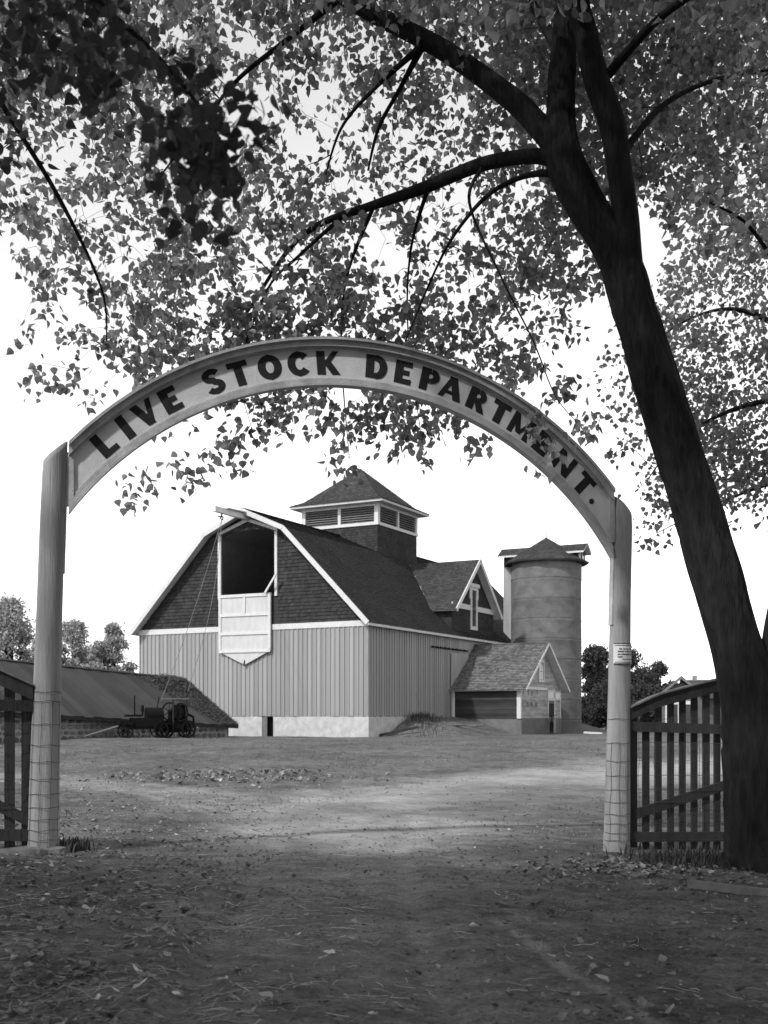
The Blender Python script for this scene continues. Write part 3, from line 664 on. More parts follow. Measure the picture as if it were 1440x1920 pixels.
def build_machines():
    x, y = U(278, 1380, 42.8).x, 42.8; z = G(x, y)
    e = empty('engine_cart', (x, y, z), R(24), 'dark iron engine on a low cart with drawbar at the shed wall', 'machine')
    e.scale = (.66, .66, .80)
    I = MAT['iron']
    MB().bar((-1.7, -.32, .62), (1.0, -.32, .62), .1, .16).bar((-1.7, .32, .62), (1.0, .32, .62), .1, .16).bar((-1.6, -.4, .56), (-1.6, .4, .56), .12, .12).bar((.8, -.4, .56), (.8, .4, .56), .12, .12).build('frame', I, e)
    for sx, rr in ((-1.3, .34), (.62, .40)):
        for sy in (-.55, .55): spoked('wheel', e, (sx, sy, rr), (0,1,0), rr, .05, .11, I)
    eng = MB().box((-1.0, -.34, .40), (.75, .34, .95)).tube([(-.15, 0, 1.08), (.80, 0, 1.08)], .36, 18).box((-1.3, -.3, 1.0), (-.4, .3, 1.10)).box((-1.7, -.42, .62), (-.9, .42, .80)).build('engine', I, e)
    MB().tube([(.80, 0, 1.08), (.84, 0, 1.08)], .31, 16).build('boiler_door', I, eng)
    MB().tube([(-.75, .1, 1.05), (-.76, .1, 2.0)], .04, 8).build('exhaust_pipe', I, e)
    MB().tube([(.45, .05, 1.1), (.62, .0, 1.95)], .03, 8).build('lever', I, e)
    MB().tube([(-.35, -.1, 1.05), (-.35, -.1, 1.28)], .05, 8).tube([(-.35, -.1, 1.25), (-.35, -.1, 1.55)], [.11, .07], 8).build('oiler', I, e)
    MB().tube([(-1.7, 0, .55), (-3.6, -.35, .10)], [.06, .045], 8).build('drawbar', MAT['wornwood'], e)
    x, y = U(335, 1380, 43.6).x, 43.6; z = G(x, y)
    e = empty('hoist_engine', (x, y, z), R(24), 'dark hoisting engine with spoked flywheels and upright posts on wheels', 'machine')
    e.scale = (.68, .68, .86)
    MB().bar((-1.0, -.35, .5), (.6, -.35, .5), .1, .16).bar((-1.0, .35, .5), (.6, .35, .5), .1, .16).build('frame', I, e)
    for sx in (-.75, .42):
        for sy in (-.5, .5): spoked('wheel', e, (sx*1.05, sy, .40), (0,1,0), .40, .09, .14, I, 10)
    MB().box((-.55, -.36, .25), (.42, .36, 1.25)).tube([(-.1, -.45, 1.15), (-.1, .45, 1.15)], .30, 14).box((-.3, -.3, 1.25), (.3, .3, 1.48)).box((-1.1, -.33, .3), (-.5, .33, .62)).build('engine', I, e)
    spoked('flywheel', e, (-.62, -.36, 1.18), (.25,1,0), .42, .07, .10, MAT['iron'])
    spoked('flywheel', e, (.02, -.40, 1.15), (.25,1,0), .42, .07, .12, MAT['iron'])
    for xx in (-.42, .36): box_part('upright_post', (xx-.045, -.47, .45), (xx+.045, -.38, 1.72), MAT['gate'], e)
    MB().bar((-1.1, -.43, 1.74), (.5, -.43, 1.76), .05, .05).build('cross_rod', MAT['wornwood'], e)
    MB().tube([(.5, -.2, 1.05), (.78, -.2, .95), (.85, -.2, .5)], .06, 8).build('exhaust_bend', I, e)
    MB().tube([(.75, -.45, .42), (1.0, -.5, .46)], .05, 8).build('crank', MAT['wornwood'], e)
    # hoisting rope from the hay beam
    a = BW(CXB+.02, -2.2, 10.2); b = Vector((x-.62, y-.36, G(x, y)+1.4)); c = BW(-9.3, -.6, 4.2)
    pts = [a.lerp(b, t/16)+Vector((0, 0, -.35*math.sin(math.pi*t/16))) for t in range(17)]
    pts2 = [a.lerp(b+Vector((1.0, .2, .4)), t/16)+Vector((.25*math.sin(math.pi*t/16), 0, -.1*math.sin(math.pi*t/16))) for t in range(17)]
    ro = empty('hoist_rope', b, 0, 'pale hoisting rope running from the hay beam pulley down to the engine', 'rope')
    for q in (pts, pts2): MB().tube([p-b for p in q], .011, 5).build('rope_strand', MAT['wornwood'], ro)
build_machines()

# ------------------------------------------------------------------ bicycle by the annex door
def build_bike():
    p = BW(4.25, 12.9, 0); e = empty('bicycle', (p.x, p.y, G(p.x, p.y)), R(76), 'dark bicycle leaning on the annex wall next to the door', 'bicycle')
    for sx in (-.52, .52):
        w = MB().torus((sx, 0, .35), (0,1,0), .32, .022, 28, 6).build('wheel', MAT['iron'], e)
        s = MB()
        for k in range(12): t = 2*math.pi*k/12; s.tube([(sx, 0, .35), (sx+.31*math.cos(t), 0, .35+.31*math.sin(t))], .003, 4)
        s.build('spokes', MAT['iron'], w)
    fr = MB()
    for a, b in (((-.52,0,.35),(-.1,0,.3)), ((-.52,0,.35),(-.2,0,.85)), ((-.1,0,.3),(-.22,0,.92)), ((-.1,0,.3),(.36,0,.8)), ((-.2,0,.85),(.34,0,.88)), ((.32,0,.98),(.52,0,.35))): fr.tube([a, b], .018, 6)
    fr.build('frame', MAT['iron'], e)
    MB().tube([(.22, -.26, 1.05), (.34, -.12, 1.0), (.33, 0, 1.0), (.34, .12, 1.0), (.22, .26, 1.05)], .014, 6).build('handlebar', MAT['iron'], e)
    MB().hexa([(-.34, -.09, .93), (-.1, -.03, .93), (-.1, .03, .93), (-.34, .09, .93)], [(-.34, -.08, .97), (-.1, -.02, .97), (-.1, .02, .97), (-.34, .08, .97)]).build('saddle', MAT['iron'], e)
build_bike()

# ------------------------------------------------------------------ gateway: posts, arch, lettering
PLx, PLy, PRx, PRy = (105-CX)/F*12.4, 12.4, (1163-CX)/F*14.4, 14.4
AL = math.hypot(PRx-PLx, PRy-PLy); AE = Vector(((PRx-PLx)/AL, (PRy-PLy)/AL, 0)); AN = Vector((AE.y, -AE.x, 0))   # along the gateway, and its normal towards the camera
ARZ = math.atan2(AE.y, AE.x)
def AP(s, z, n=0.0): return Vector((PLx, PLy, 0))+AE*s+AN*n+Vector((0, 0, z))
def onplane(px, py):                                    # (s, z) in the gateway's plane
    rx, rz = (px-CX)/F, (HY-py)/F
    det = rx*(-AE.y)+AE.x; t = (PLx*(-AE.y)+AE.x*PLy)/det; s = (rx*PLy-PLx)/det if False else ((t-PLy)/AE.y)
    return s, CZ+t*rz
def build_post(base_px, top_px, mids, rads, label, slant, sgn):
    s0, z0 = onplane(*base_px); b = AP(s0, 0); z0 = G(b.x, b.y)
    e = empty('gate_post', (b.x, b.y, z0), ARZ, label, 'post')
    pts = [(s0, z0-.3)]+[(lambda q: (q[0], q[1]))(onplane(*m)) for m in mids]+[onplane(*top_px)]
    # dense centre line
    cl = []; n = 60; zs = [p[1] for p in pts]; ss = [p[0] for p in pts]
    mb = MB(); m_ = 28; rr = random.Random(int(base_px[0]))
    for i in range(n+1):
        z = zs[0]+(zs[-1]-zs[0])*i/n; s = np.interp(z, zs, ss); rad = np.interp((z-z0)/(zs[-1]-z0), [q[0] for q in rads], [q[1] for q in rads])
        for k in range(m_):
            t = 2*math.pi*k/m_; c, d = math.cos(t), math.sin(t)
            r_ = rad*(1+.035*noise.noise(Vector((c*1.2, d*1.2, z*.9+base_px[0])))+.03*noise.noise(Vector((c*7, d*7, z*.7)))+.012*noise.noise(Vector((c*14, d*14, z*2))))
            zz = z
            if i > n-3: zz = z+slant*(c*sgn)*(.5 if i == n-2 else 1.0)*rad-(.0 if i < n else 0)
            mb.v.append((s-s0+c*r_, d*r_*.95, zz-z0))
    for i in range(n):
        for k in range(m_): mb.f.append((i*m_+k, i*m_+(k+1) % m_, (i+1)*m_+(k+1) % m_, (i+1)*m_+k))
    mb.f.append(tuple(n*m_+k for k in range(m_)))
    mb.build('pole', MAT['post'], e, True)
    return e, s0, z0, lambda z: (np.interp(z, zs, ss)-s0, np.interp((z-z0)/(zs[-1]-z0), [q[0] for q in rads], [q[1] for q in rads]))
POL, sL, zL, cL = build_post((80,1600), (104,846), [(84,1450), (91,1200), (98,1000)], [(0, .170), (.25, .155), (.5, .142), (1, .128)], 'weathered round gate post with a sunken slab, left of the gateway', .9, 1)
POR, sR, zR, cR = build_post((1156,1597), (1167,952), [(1158,1450), (1162,1200), (1165,1060)], [(0, .175), (.2, .158), (.45, .140), (.75, .130), (.95, .130), (1, .122)], 'weathered round gate post with a paper notice, right of the gateway', 1.1, -1)
def post_strip(e, fn, z0, side, za, zb):
    x0, r0 = fn(za); x1, r1 = fn(zb)
    MB().hexa([(x0+side*(r0-.01)-.02, -.05, za-z0), (x0+side*(r0-.01)+.02, -.05, za-z0), (x0+side*(r0-.01)+.02, .05, za-z0), (x0+side*(r0-.01)-.02, .05, za-z0)],
              [(x1+side*(r1-.01)-.02, -.05, zb-z0), (x1+side*(r1-.01)+.02, -.05, zb-z0), (x1+side*(r1-.01)+.02, .05, zb-z0), (x1+side*(r1-.01)-.02, .05, zb-z0)]).build('bearing_strip', MAT['archt'], e)
post_strip(POL, cL, zL, 1, onplane(121,1075)[1], onplane(129,850)[1]); post_strip(POR, cR, zR, -1, onplane(1146,1172)[1], onplane(1150,1040)[1])
# notice wrapped round the right post
def build_notice():
    za, zb = onplane(1160,1246)[1], onplane(1160,1208)[1]; x, r = cR((za+zb)/2); r += .012
    mid = R(-78)
    def strip(name, m, a0, a1, z0_, z1_, rr, par, n=14):
        mb = MB(); vs = []
        for k in range(n+1):
            t = a0+(a1-a0)*k/n
            for q, z in ((rr, z0_), (rr, z1_), (rr-.004, z0_), (rr-.004, z1_)): vs.append((x+q*math.cos(t), q*math.sin(t), z-zR))
        fs = []
        for k in range(n):
            a = k*4; b = a+4; fs += [(a, b, b+1, a+1), (a+2, a+3, b+3, b+2), (a+1, b+1, b+3, a+3), (a, a+2, b+2, b)]
        mb.add(vs, fs); return mb.build(name, m, par)
    nt_ = strip('notice', MAT['paper'], mid-1.25, mid+1.25, za, zb, r, POR); nt_['label'] = 'pale printed paper notice wrapped around the pole'
    h = zb-za
    def ln(z, a, b, hh): strip('printed_line', MAT['ink'], mid+a, mid+b, za+h*z, za+h*(z+hh), r+.0035, nt_, 6)
    ln(.985, -1.2, 1.2, .04); ln(.0, -1.2, 1.2, .04); ln(.90, -1.1, 1.05, .03); ln(.08, -1.1, 1.05, .03)
    for z, words in ((.72, ((-.75,-.5),(-.40,-.22),(-.14,.02),(.10,.58),(.68,.85))), (.595, ((-.85,-.32),(-.22,.12),(.22,.58),(.68,.85))), (.46, ((-.85,-.62),(-.55,.22),(.32,.52),(.62,.82))), (.33, ((-.85,-.45),)), (.22, ((-.45,.05),(.12,.85)))):
        for a, b in words: ln(z, a, b, .045 if z > .3 else .025)
build_notice()
# arch
def arc(cx, cz, r, s): return cz+math.sqrt(max(1e-6, r*r-(s-cx)**2))
def build_arch():
    a0 = AP(0, 0); e = empty('gateway_arch', AP(AL/2, 3.7), ARZ, 'curved wooden arch sign with black letters spanning the gateway', 'sign'); ox, oz = AL/2, 3.7
    oc, ic = (3.382, 1.616, 4.369), (3.372, 1.487, 4.005)
    sl0, sl1 = .135, 6.745
    def band(name, lo, hi, y0, y1, m, s0=sl0, s1=sl1, par=e, n=72):
        mb = MB(); vs = []
        for i in range(n+1):
            s = s0+(s1-s0)*i/n
            za, zb = lo(s), hi(s)
            for y, z in ((y0, za), (y0, zb), (y1, zb), (y1, za)): vs.append((s-ox, y, z-oz))
        fs = [(0,1,2,3), (n*4+3, n*4+2, n*4+1, n*4)]
        for i in range(n):
            for j in range(4): a = i*4; fs.append((a+j, a+4+j, a+4+(j+1) % 4, a+(j+1) % 4))
        return mb.add(vs, fs).build(name, m, par)
    O = lambda s, d=0: arc(oc[0], oc[1], oc[2]+d, s); I = lambda s, d=0: arc(ic[0], ic[1], ic[2]+d, s)
    band('face_board', lambda s: I(s, .005), lambda s: O(s, -.005), -.03, .03, MAT['archw'])
    band('top_moulding', lambda s: O(s, -.062), lambda s: O(s, .004), -.085, -.031, MAT['archt'])
    band('top_cap', lambda s: O(s, .005), lambda s: O(s, .035), -.115, .09, MAT['archt'])
    band('top_bead', lambda s: O(s, -.085), lambda s: O(s, -.063), -.05, -.031, MAT['archt'])
    band('lower_moulding', lambda s: I(s, .006), lambda s: I(s, .05), -.062, -.031, MAT['archt'])
    band('lower_bead', lambda s: I(s, .051), lambda s: I(s, .068), -.046, -.031, MAT['archt'])
    band('soffit_strip', lambda s: I(s, -.022), lambda s: I(s, .004), -.075, .05, MAT['archt'])
    for s in (sl0-.02, sl1-.05):
        box_part('end_stile', (s-ox, -.058, I(s)+.07-oz), (s+.07-ox, -.0305, O(s)-.09-oz), MAT['archt'], e)
    # letters as strokes on a unit box (width w, height 1)
    def ell(cx, cy, rx, ry, a0, a1, n=22): return [(cx+rx*math.cos(a0+(a1-a0)*i/n), cy+ry*math.sin(a0+(a1-a0)*i/n)) for i in range(n+1)]
    T = .33
    pi = math.pi
    def glyph(ch):
        h = T/2; th = .235
        if ch == 'I': return .3, [([(h,0),(h,1)], T)]
        if ch == 'L': return .68, [([(h,0),(h,1)], T), ([(h,th/2),(.68,th/2)], th)]
        if ch == 'E': return .68, [([(h,0),(h,1)], T), ([(h,th/2),(.68,th/2)], th), ([(h,.5),(.58,.5)], th*.9), ([(h,1-th/2),(.68,1-th/2)], th)]
        if ch == 'T': return .78, [([(.39,0),(.39,1)], T), ([(0,1-th/2),(.78,1-th/2)], th)]
        if ch == 'V': return .86, [([(.14,1),(.43,0.02)], .31), ([(.75,1),(.43,0.02)], .22)]
        if ch == 'A': return .92, [([(.10,0),(.46,1)], .22), ([(.80,0),(.46,1)], .32), ([(.22,.28),(.7,.28)], .15)]
        if ch == 'N': return .86, [([(.12,0),(.12,1)], .25), ([(.76,0),(.76,1)], .25), ([(.14,.97),(.72,.03)], .26)]
        if ch == 'M': return 1.0, [([(.12,0),(.12,1)], .24), ([(.88,0),(.88,1)], .28), ([(.12,.97),(.49,.15)], .24), ([(.86,.97),(.49,.15)], .16)]
        if ch == 'K': return .86, [([(h,0),(h,1)], T), ([(.76,.99),(.28,.36)], .25), ([(.38,.58),(.74,.0)], .32)]
        if ch == 'O': return .86, [(ell(.45,.5,.31,.385,0,2*pi,32), .30)]
        if ch == 'C': return .82, [(ell(.45,.5,.31,.385,pi*.22,pi*1.78,26), .30)]
        if ch == 'D': return .82, [([(h,0),(h,1)], T), ([(h,th/2),(.42,th/2)], th), ([(h,1-th/2),(.42,1-th/2)], th), (ell(.40,.5,.30,.385,-pi/2,pi/2,20), .30)]
        if ch == 'P': return .74, [([(h,0),(h,1)], T), ([(h,1-th/2),(.40,1-th/2)], th), ([(h,.45),(.40,.45)], th*.9), (ell(.42,.675,.215,.21,-pi/2,pi/2,16), .27)]
        if ch == 'R': return .82, [([(h,0),(h,1)], T), ([(h,1-th/2),(.40,1-th/2)], th), ([(h,.47),(.40,.47)], th*.9), (ell(.42,.685,.205,.2,-pi/2,pi/2,16), .26), ([(.42,.46),(.68,0)], .31)]
        if ch == 'S':
            return .72, [(ell(.36,.73,.24,.175,pi*.12,pi*1.5,18)+ell(.36,.28,.25,.185,pi*.5,-pi*.88,18)[1:], .27)]
        if ch == '.': return .24, [([(.12,-.02),(.12,.2)], .24)]
    spots = [('L',.527,4.594),('I',.728,4.803),('V',.949,4.992),('E',1.238,5.134),('S',1.717,5.385),('T',2.003,5.519),('O',2.355,5.605),('C',2.694,5.691),('K',3.045,5.736),('D',3.637,5.751),('E',3.978,5.725),('P',4.312,5.68),('A',4.585,5.572),('R',4.937,5.485),('T',5.232,5.352),('M',5.515,5.19),('E',5.80,4.995),('N',6.085,4.765),('T',6.375,4.535),('.',6.454,4.295)]
    cc = (3.377, 1.55); rm = 4.187; hgt = .275
    for ch, s, z in spots:
        w, strokes = glyph(ch); ang = math.atan2(z-cc[1], s-cc[0])
        if ch == '.': pos = (s, z); rr = .0; rot = ang-math.pi/2
        else: pos = (cc[0]+rm*math.cos(ang), cc[1]+rm*math.sin(ang)); rot = ang-math.pi/2
        mb = MB(); ca, sa = math.cos(rot), math.sin(rot); kx = 1.12
        if ch == '.':
            mb.tube([(pos[0]-ox, -.0305, pos[1]-oz), (pos[0]-ox, -.036, pos[1]-oz)], .034, 16)
        for q, (pl_, wd) in (enumerate(strokes) if ch != '.' else ()):
            y = -.0335-.0008*q; L_, R_ = [], []
            for i, (u, v) in enumerate(pl_):
                a = pl_[max(i-1, 0)]; b = pl_[min(i+1, len(pl_)-1)]
                if ch == 'O' and i in (0, len(pl_)-1): a, b = pl_[-2], pl_[1]
                dx, dy = b[0]-a[0], b[1]-a[1]; l = math.hypot(dx, dy); nx, ny = -dy/l, dx/l
                wloc = wd*(1 if abs(nx) > .99 or abs(ny) > .99 or len(pl_) == 2 else (.80+.2*abs(nx)))
                # slanted strokes keep level ends
                if len(pl_) == 2 and abs(dx) > .05 and abs(dy) > .3: nx, ny = (1 if nx > 0 else -1), 0
                L_.append((u+nx*wloc/2, v+ny*wloc/2)); R_.append((u-nx*wloc/2, v-ny*wloc/2))
            def tr(u, v, yy):
                uu, vv = (u-w/2)*hgt*kx, (v-.5)*hgt
                return (pos[0]+uu*ca-vv*sa-ox, yy, pos[1]+uu*sa+vv*ca-oz)
            n = len(pl_); vs = [tr(*p, y) for p in L_]+[tr(*p, y) for p in R_]+[tr(*p, -.0301) for p in L_]+[tr(*p, -.0301) for p in R_]
            fs = []
            for i in range(n-1): fs += [(i, i+1, n+i+1, n+i), (i, 2*n+i, 2*n+i+1, i+1), (n+i, n+i+1, 3*n+i+1, 3*n+i)]
            fs += [(0, n, 3*n, 2*n), (n-1, 3*n-1, 4*n-1, 2*n-1)]
            mb.add(vs, fs)
        mb.build('letter' if ch != '.' else 'full_stop', MAT['letter'], e)
build_arch()
# slab at the foot of the left post
def build_slab():
    b = AP(sL, 0); z = G(b.x, b.y); mb = MB(); n = 26; r = random.Random(3)
    rr = [r.uniform(.9, 1.12) for _ in range(n)]
    top = [(.34*rr[k]*math.cos(2*math.pi*k/n)*1.25, .26*rr[k]*math.sin(2*math.pi*k/n), .055+.012*math.sin(k*1.7)) for k in range(n)]
    bot = [(x*1.06, y*1.06, -.1) for x, y, z_ in top]
    mb.add(top+bot+[(0, 0, .085)], [(k, (k+1) % n, 2*n) for k in range(n)]+[(n+k, n+(k+1) % n, (k+1) % n, k) for k in range(n)])
    o = mb.build('footing_slab', MAT['slab']); o.location = (b.x-.08, b.y-.02, z); o.rotation_euler = (0, 0, ARZ)
    tag(o, 'rough grey concrete pad at the foot of the left gate post', 'slab')
build_slab()

# ------------------------------------------------------------------ gates and woven wire
def build_gate(name, label, slats, tops, mid, brace, bot, foot, stile=None, s_end=None):
    s0 = onplane(slats[0][0], 1500)[0]; p0 = AP(s0, 0); z0 = G(p0.x, p0.y)
    e = empty(name, (p0.x, p0.y, z0), ARZ, label, 'gate'); m = MAT['gate']
    def S_(px, py): s, z = onplane(px, py); return s-s0, z-z0
    def topz(s): return np.interp(s, [S_(*t)[0] for t in tops], [S_(*t)[1] for t in tops])
    # curved top rail
    sa, sb = S_(*tops[0])[0], S_(*tops[-1])[0]; n = 16; mb = MB(); vs = []
    for i in range(n+1):
        s = sa+(sb-sa)*i/n; z = topz(s)
        for y, zz in ((-.075, z-.155), (-.075, z), (-.005, z), (-.005, z-.155)): vs.append((s, y, zz))
    fs = [(0,1,2,3), (n*4+3, n*4+2, n*4+1, n*4)]+[(i*4+j, i*4+4+j, i*4+4+(j+1) % 4, i*4+(j+1) % 4) for i in range(n) for j in range(4)]
    mb.add(vs, fs).build('top_rail', m, e)
    mb = MB(); vs = [(v[0], v[1]*1.25-.01 if v[1] < -.05 else v[1]+.02, v[2]+(.022 if k % 4 in (1, 2) else .157)) for k, v in enumerate(vs)]
    mb.add(vs, fs).build('rail_cap', MAT['wornwood'], e)
    for (a, b) in slats:
        ca, za = S_(a, foot); cb, _ = S_(b, foot); za += rnd.uniform(-.02, .02)
        box_part('slat', (ca, .0, za), (cb, .032, topz((ca+cb)/2)-.04), m, e)
    def rail(nm, p, q, h, y0, y1):
        a, b = Vector((*S_(*p), 0)), Vector((*S_(*q), 0))
        MB().hexa([(a.x, y0, a.y-h/2), (b.x, y0, b.y-h/2), (b.x, y1, b.y-h/2), (a.x, y1, a.y-h/2)], [(a.x, y0, a.y+h/2), (b.x, y0, b.y+h/2), (b.x, y1, b.y+h/2), (a.x, y1, a.y+h/2)]).build(nm, m, e)
    rail('middle_rail', mid[0], mid[1], .125, -.062, -.003); rail('brace', brace[0], brace[1], .13, -.045, -.003); rail('bottom_rail', bot[0], bot[1], .125, -.062, -.003)
    if stile: (a, b) = stile; box_part('hanging_stile', (S_(a, foot)[0], -.002, S_(a, foot)[1]), (S_(b, foot)[0], .07, topz(S_(b, foot)[0])-.02), m, e)
    return e
rs = [(1183,1195), (1206,1218), (1229,1241), (1253,1264), (1275,1286), (1297,1308), (1319,1331), (1340,1351), (1362,1373), (1383,1394), (1404,1415), (1425,1436), (1446,1457)]
build_gate('picket_gate', 'dark slatted gate with rising curved top rail between right post and tree', rs, [(1176,1328), (1225,1305), (1280,1290), (1345,1274), (1400,1266), (1460,1262)], ((1178,1362), (1460,1371)), ((1178,1530), (1420,1452)), ((1178,1569), (1460,1567)), 1592)
ls = [(8,28), (-32,-12), (-72,-52), (-112,-92), (-152,-132), (-192,-172)]
build_gate('picket_gate', 'dark slatted gate cut by the left edge of the picture', ls, [(-200,1205), (-100,1226), (0,1258), (62,1286)], ((-200,1317), (62,1324)), ((-160,1432), (52,1538)), ((-200,1562), (62,1566)), 1594, (40, 62))

def build_wire(label, post_fn, s_post, z0, ys, px_post, px_end, e_loc):
    e = empty('wire_netting', e_loc, 0, label, 'wire fence'); r = random.Random(int(px_post)); m = MAT['wire']; rows = []
    for py in ys:
        s, z = onplane(px_post, py); dx, rad = post_fn(z); pts = []
        sg = 1 if px_end > px_post else -1
        # half turn round the pole, then straight along the gate
        for k in range(13):
            t = (math.pi if sg > 0 else 0)+sg*math.pi*k/12
            q = rad+.006; pts.append(AP(s_post+dx+q*math.cos(t), z+.006*math.sin(k*1.1+py), -q*math.sin(t)*(1 if sg > 0 else 1)))
        if sg > 0: pts = [p for p in pts]
        s1, z1 = onplane(px_end, py); s0_ = s_post+dx+sg*rad
        for k in range(1, 15):
            t = k/14; pts.append(AP(s0_+(s1-s0_)*t, z+(z1-z)*t+.012*noise.noise(Vector((t*6, py*.1, 0))), .062*min(1, t*6)+.035*(1-min(1, t*6))))
        MB().tube([p-Vector(e_loc) for p in pts], .0028, 5).build('strand', m, e); rows.append((s0_, s1, z, z1))
    n = 10
    for k in range(n):
        f = (k+.5)/n; pts = []
        for i, (a, b, z, z1) in enumerate(rows): pts.append(AP(a+(b-a)*f+r.uniform(-.012, .012), z+(z1-z)*f, .064)-Vector(e_loc))
        MB().tube(pts, .0022, 4).build('stay', m, e)
    for t in (-.55, -1.2, -1.9, -2.6):                 # stays pressed against the pole
        pts = []
        for py in ys[1:]:
            s, z = onplane(px_post, py); dx, rad = post_fn(z); a = t+r.uniform(-.05, .05); q = rad+.006; pts.append(AP(s_post+dx+q*math.cos(a), z, -q*math.sin(a))-Vector(e_loc))
        MB().tube(pts, .0022, 4).build('stay', m, e)
bL = AP(sL, 0); bR = AP(sR, 0)
build_wire('woven wire netting wrapped round the right post and along the right gate', cR, sR, zR, [1348,1393,1427,1454,1480,1503,1526,1543,1560,1574], 1157, 1455, (bR.x, bR.y, zR))
build_wire('woven wire netting wrapped round the left post and along the left gate', cL, sL, zL, [1298,1315,1358,1397,1428,1460,1488,1513,1535,1555,1573,1588], 82, -190, (bL.x, bL.y, zL))

# ------------------------------------------------------------------ trees
rng = np.random.default_rng(12)
LV = np.array([(0,0,0), (-.30,.02,.05), (-.52,.22,.10), (-.44,.50,.09), (-.16,.86,.04), (0,1.1,-.03), (.16,.86,.04), (.44,.50,.09), (.52,.22,.10), (.30,.02,.05), (0,.42,-.02), (-.018,.03,.0), (.018,.03,.0), (.0,-.75,.02)], float)
LV[:,1] += .05
LF = [(0,10,2,1), (10,3,2), (10,4,3), (10,5,4), (10,6,5), (10,7,6), (10,8,7), (10,0,9,8), (11,12,13)]
LFT = np.array([(0,10,2), (0,2,1), (10,3,2), (10,4,3), (10,5,4), (10,6,5), (10,7,6), (10,8,7), (10,9,8), (10,0,9), (11,12,13)])
def tri_mesh(name, V, Fi, m):
    me = bpy.data.meshes.new(name); me.vertices.add(len(V)); me.vertices.foreach_set('co', V.astype(np.float32).ravel())
    nf = len(Fi); me.loops.add(nf*3); me.polygons.add(nf)
    me.loops.foreach_set('vertex_index', Fi.astype(np.int32).ravel()); me.polygons.foreach_set('loop_start', np.arange(0, nf*3, 3, dtype=np.int32)); me.polygons.foreach_set('loop_total', np.full(nf, 3, dtype=np.int32))
    me.update(calc_edges=True); me.materials.append(m); return me
def catmull(P, n=6):
    out = []; P = [np.array(p, float) for p in P]; k = len(P)
    for i in range(k-1):
        p0, p1, p2, p3 = P[max(i-1, 0)], P[i], P[i+1], P[min(i+2, k-1)]
        for j in range(n):
            t = j/n; out.append(.5*((2*p1)+(-p0+p2)*t+(2*p0-5*p1+4*p2-p3)*t*t+(-p0+3*p1-3*p2+p3)*t**3))
    out.append(P[-1]); return out
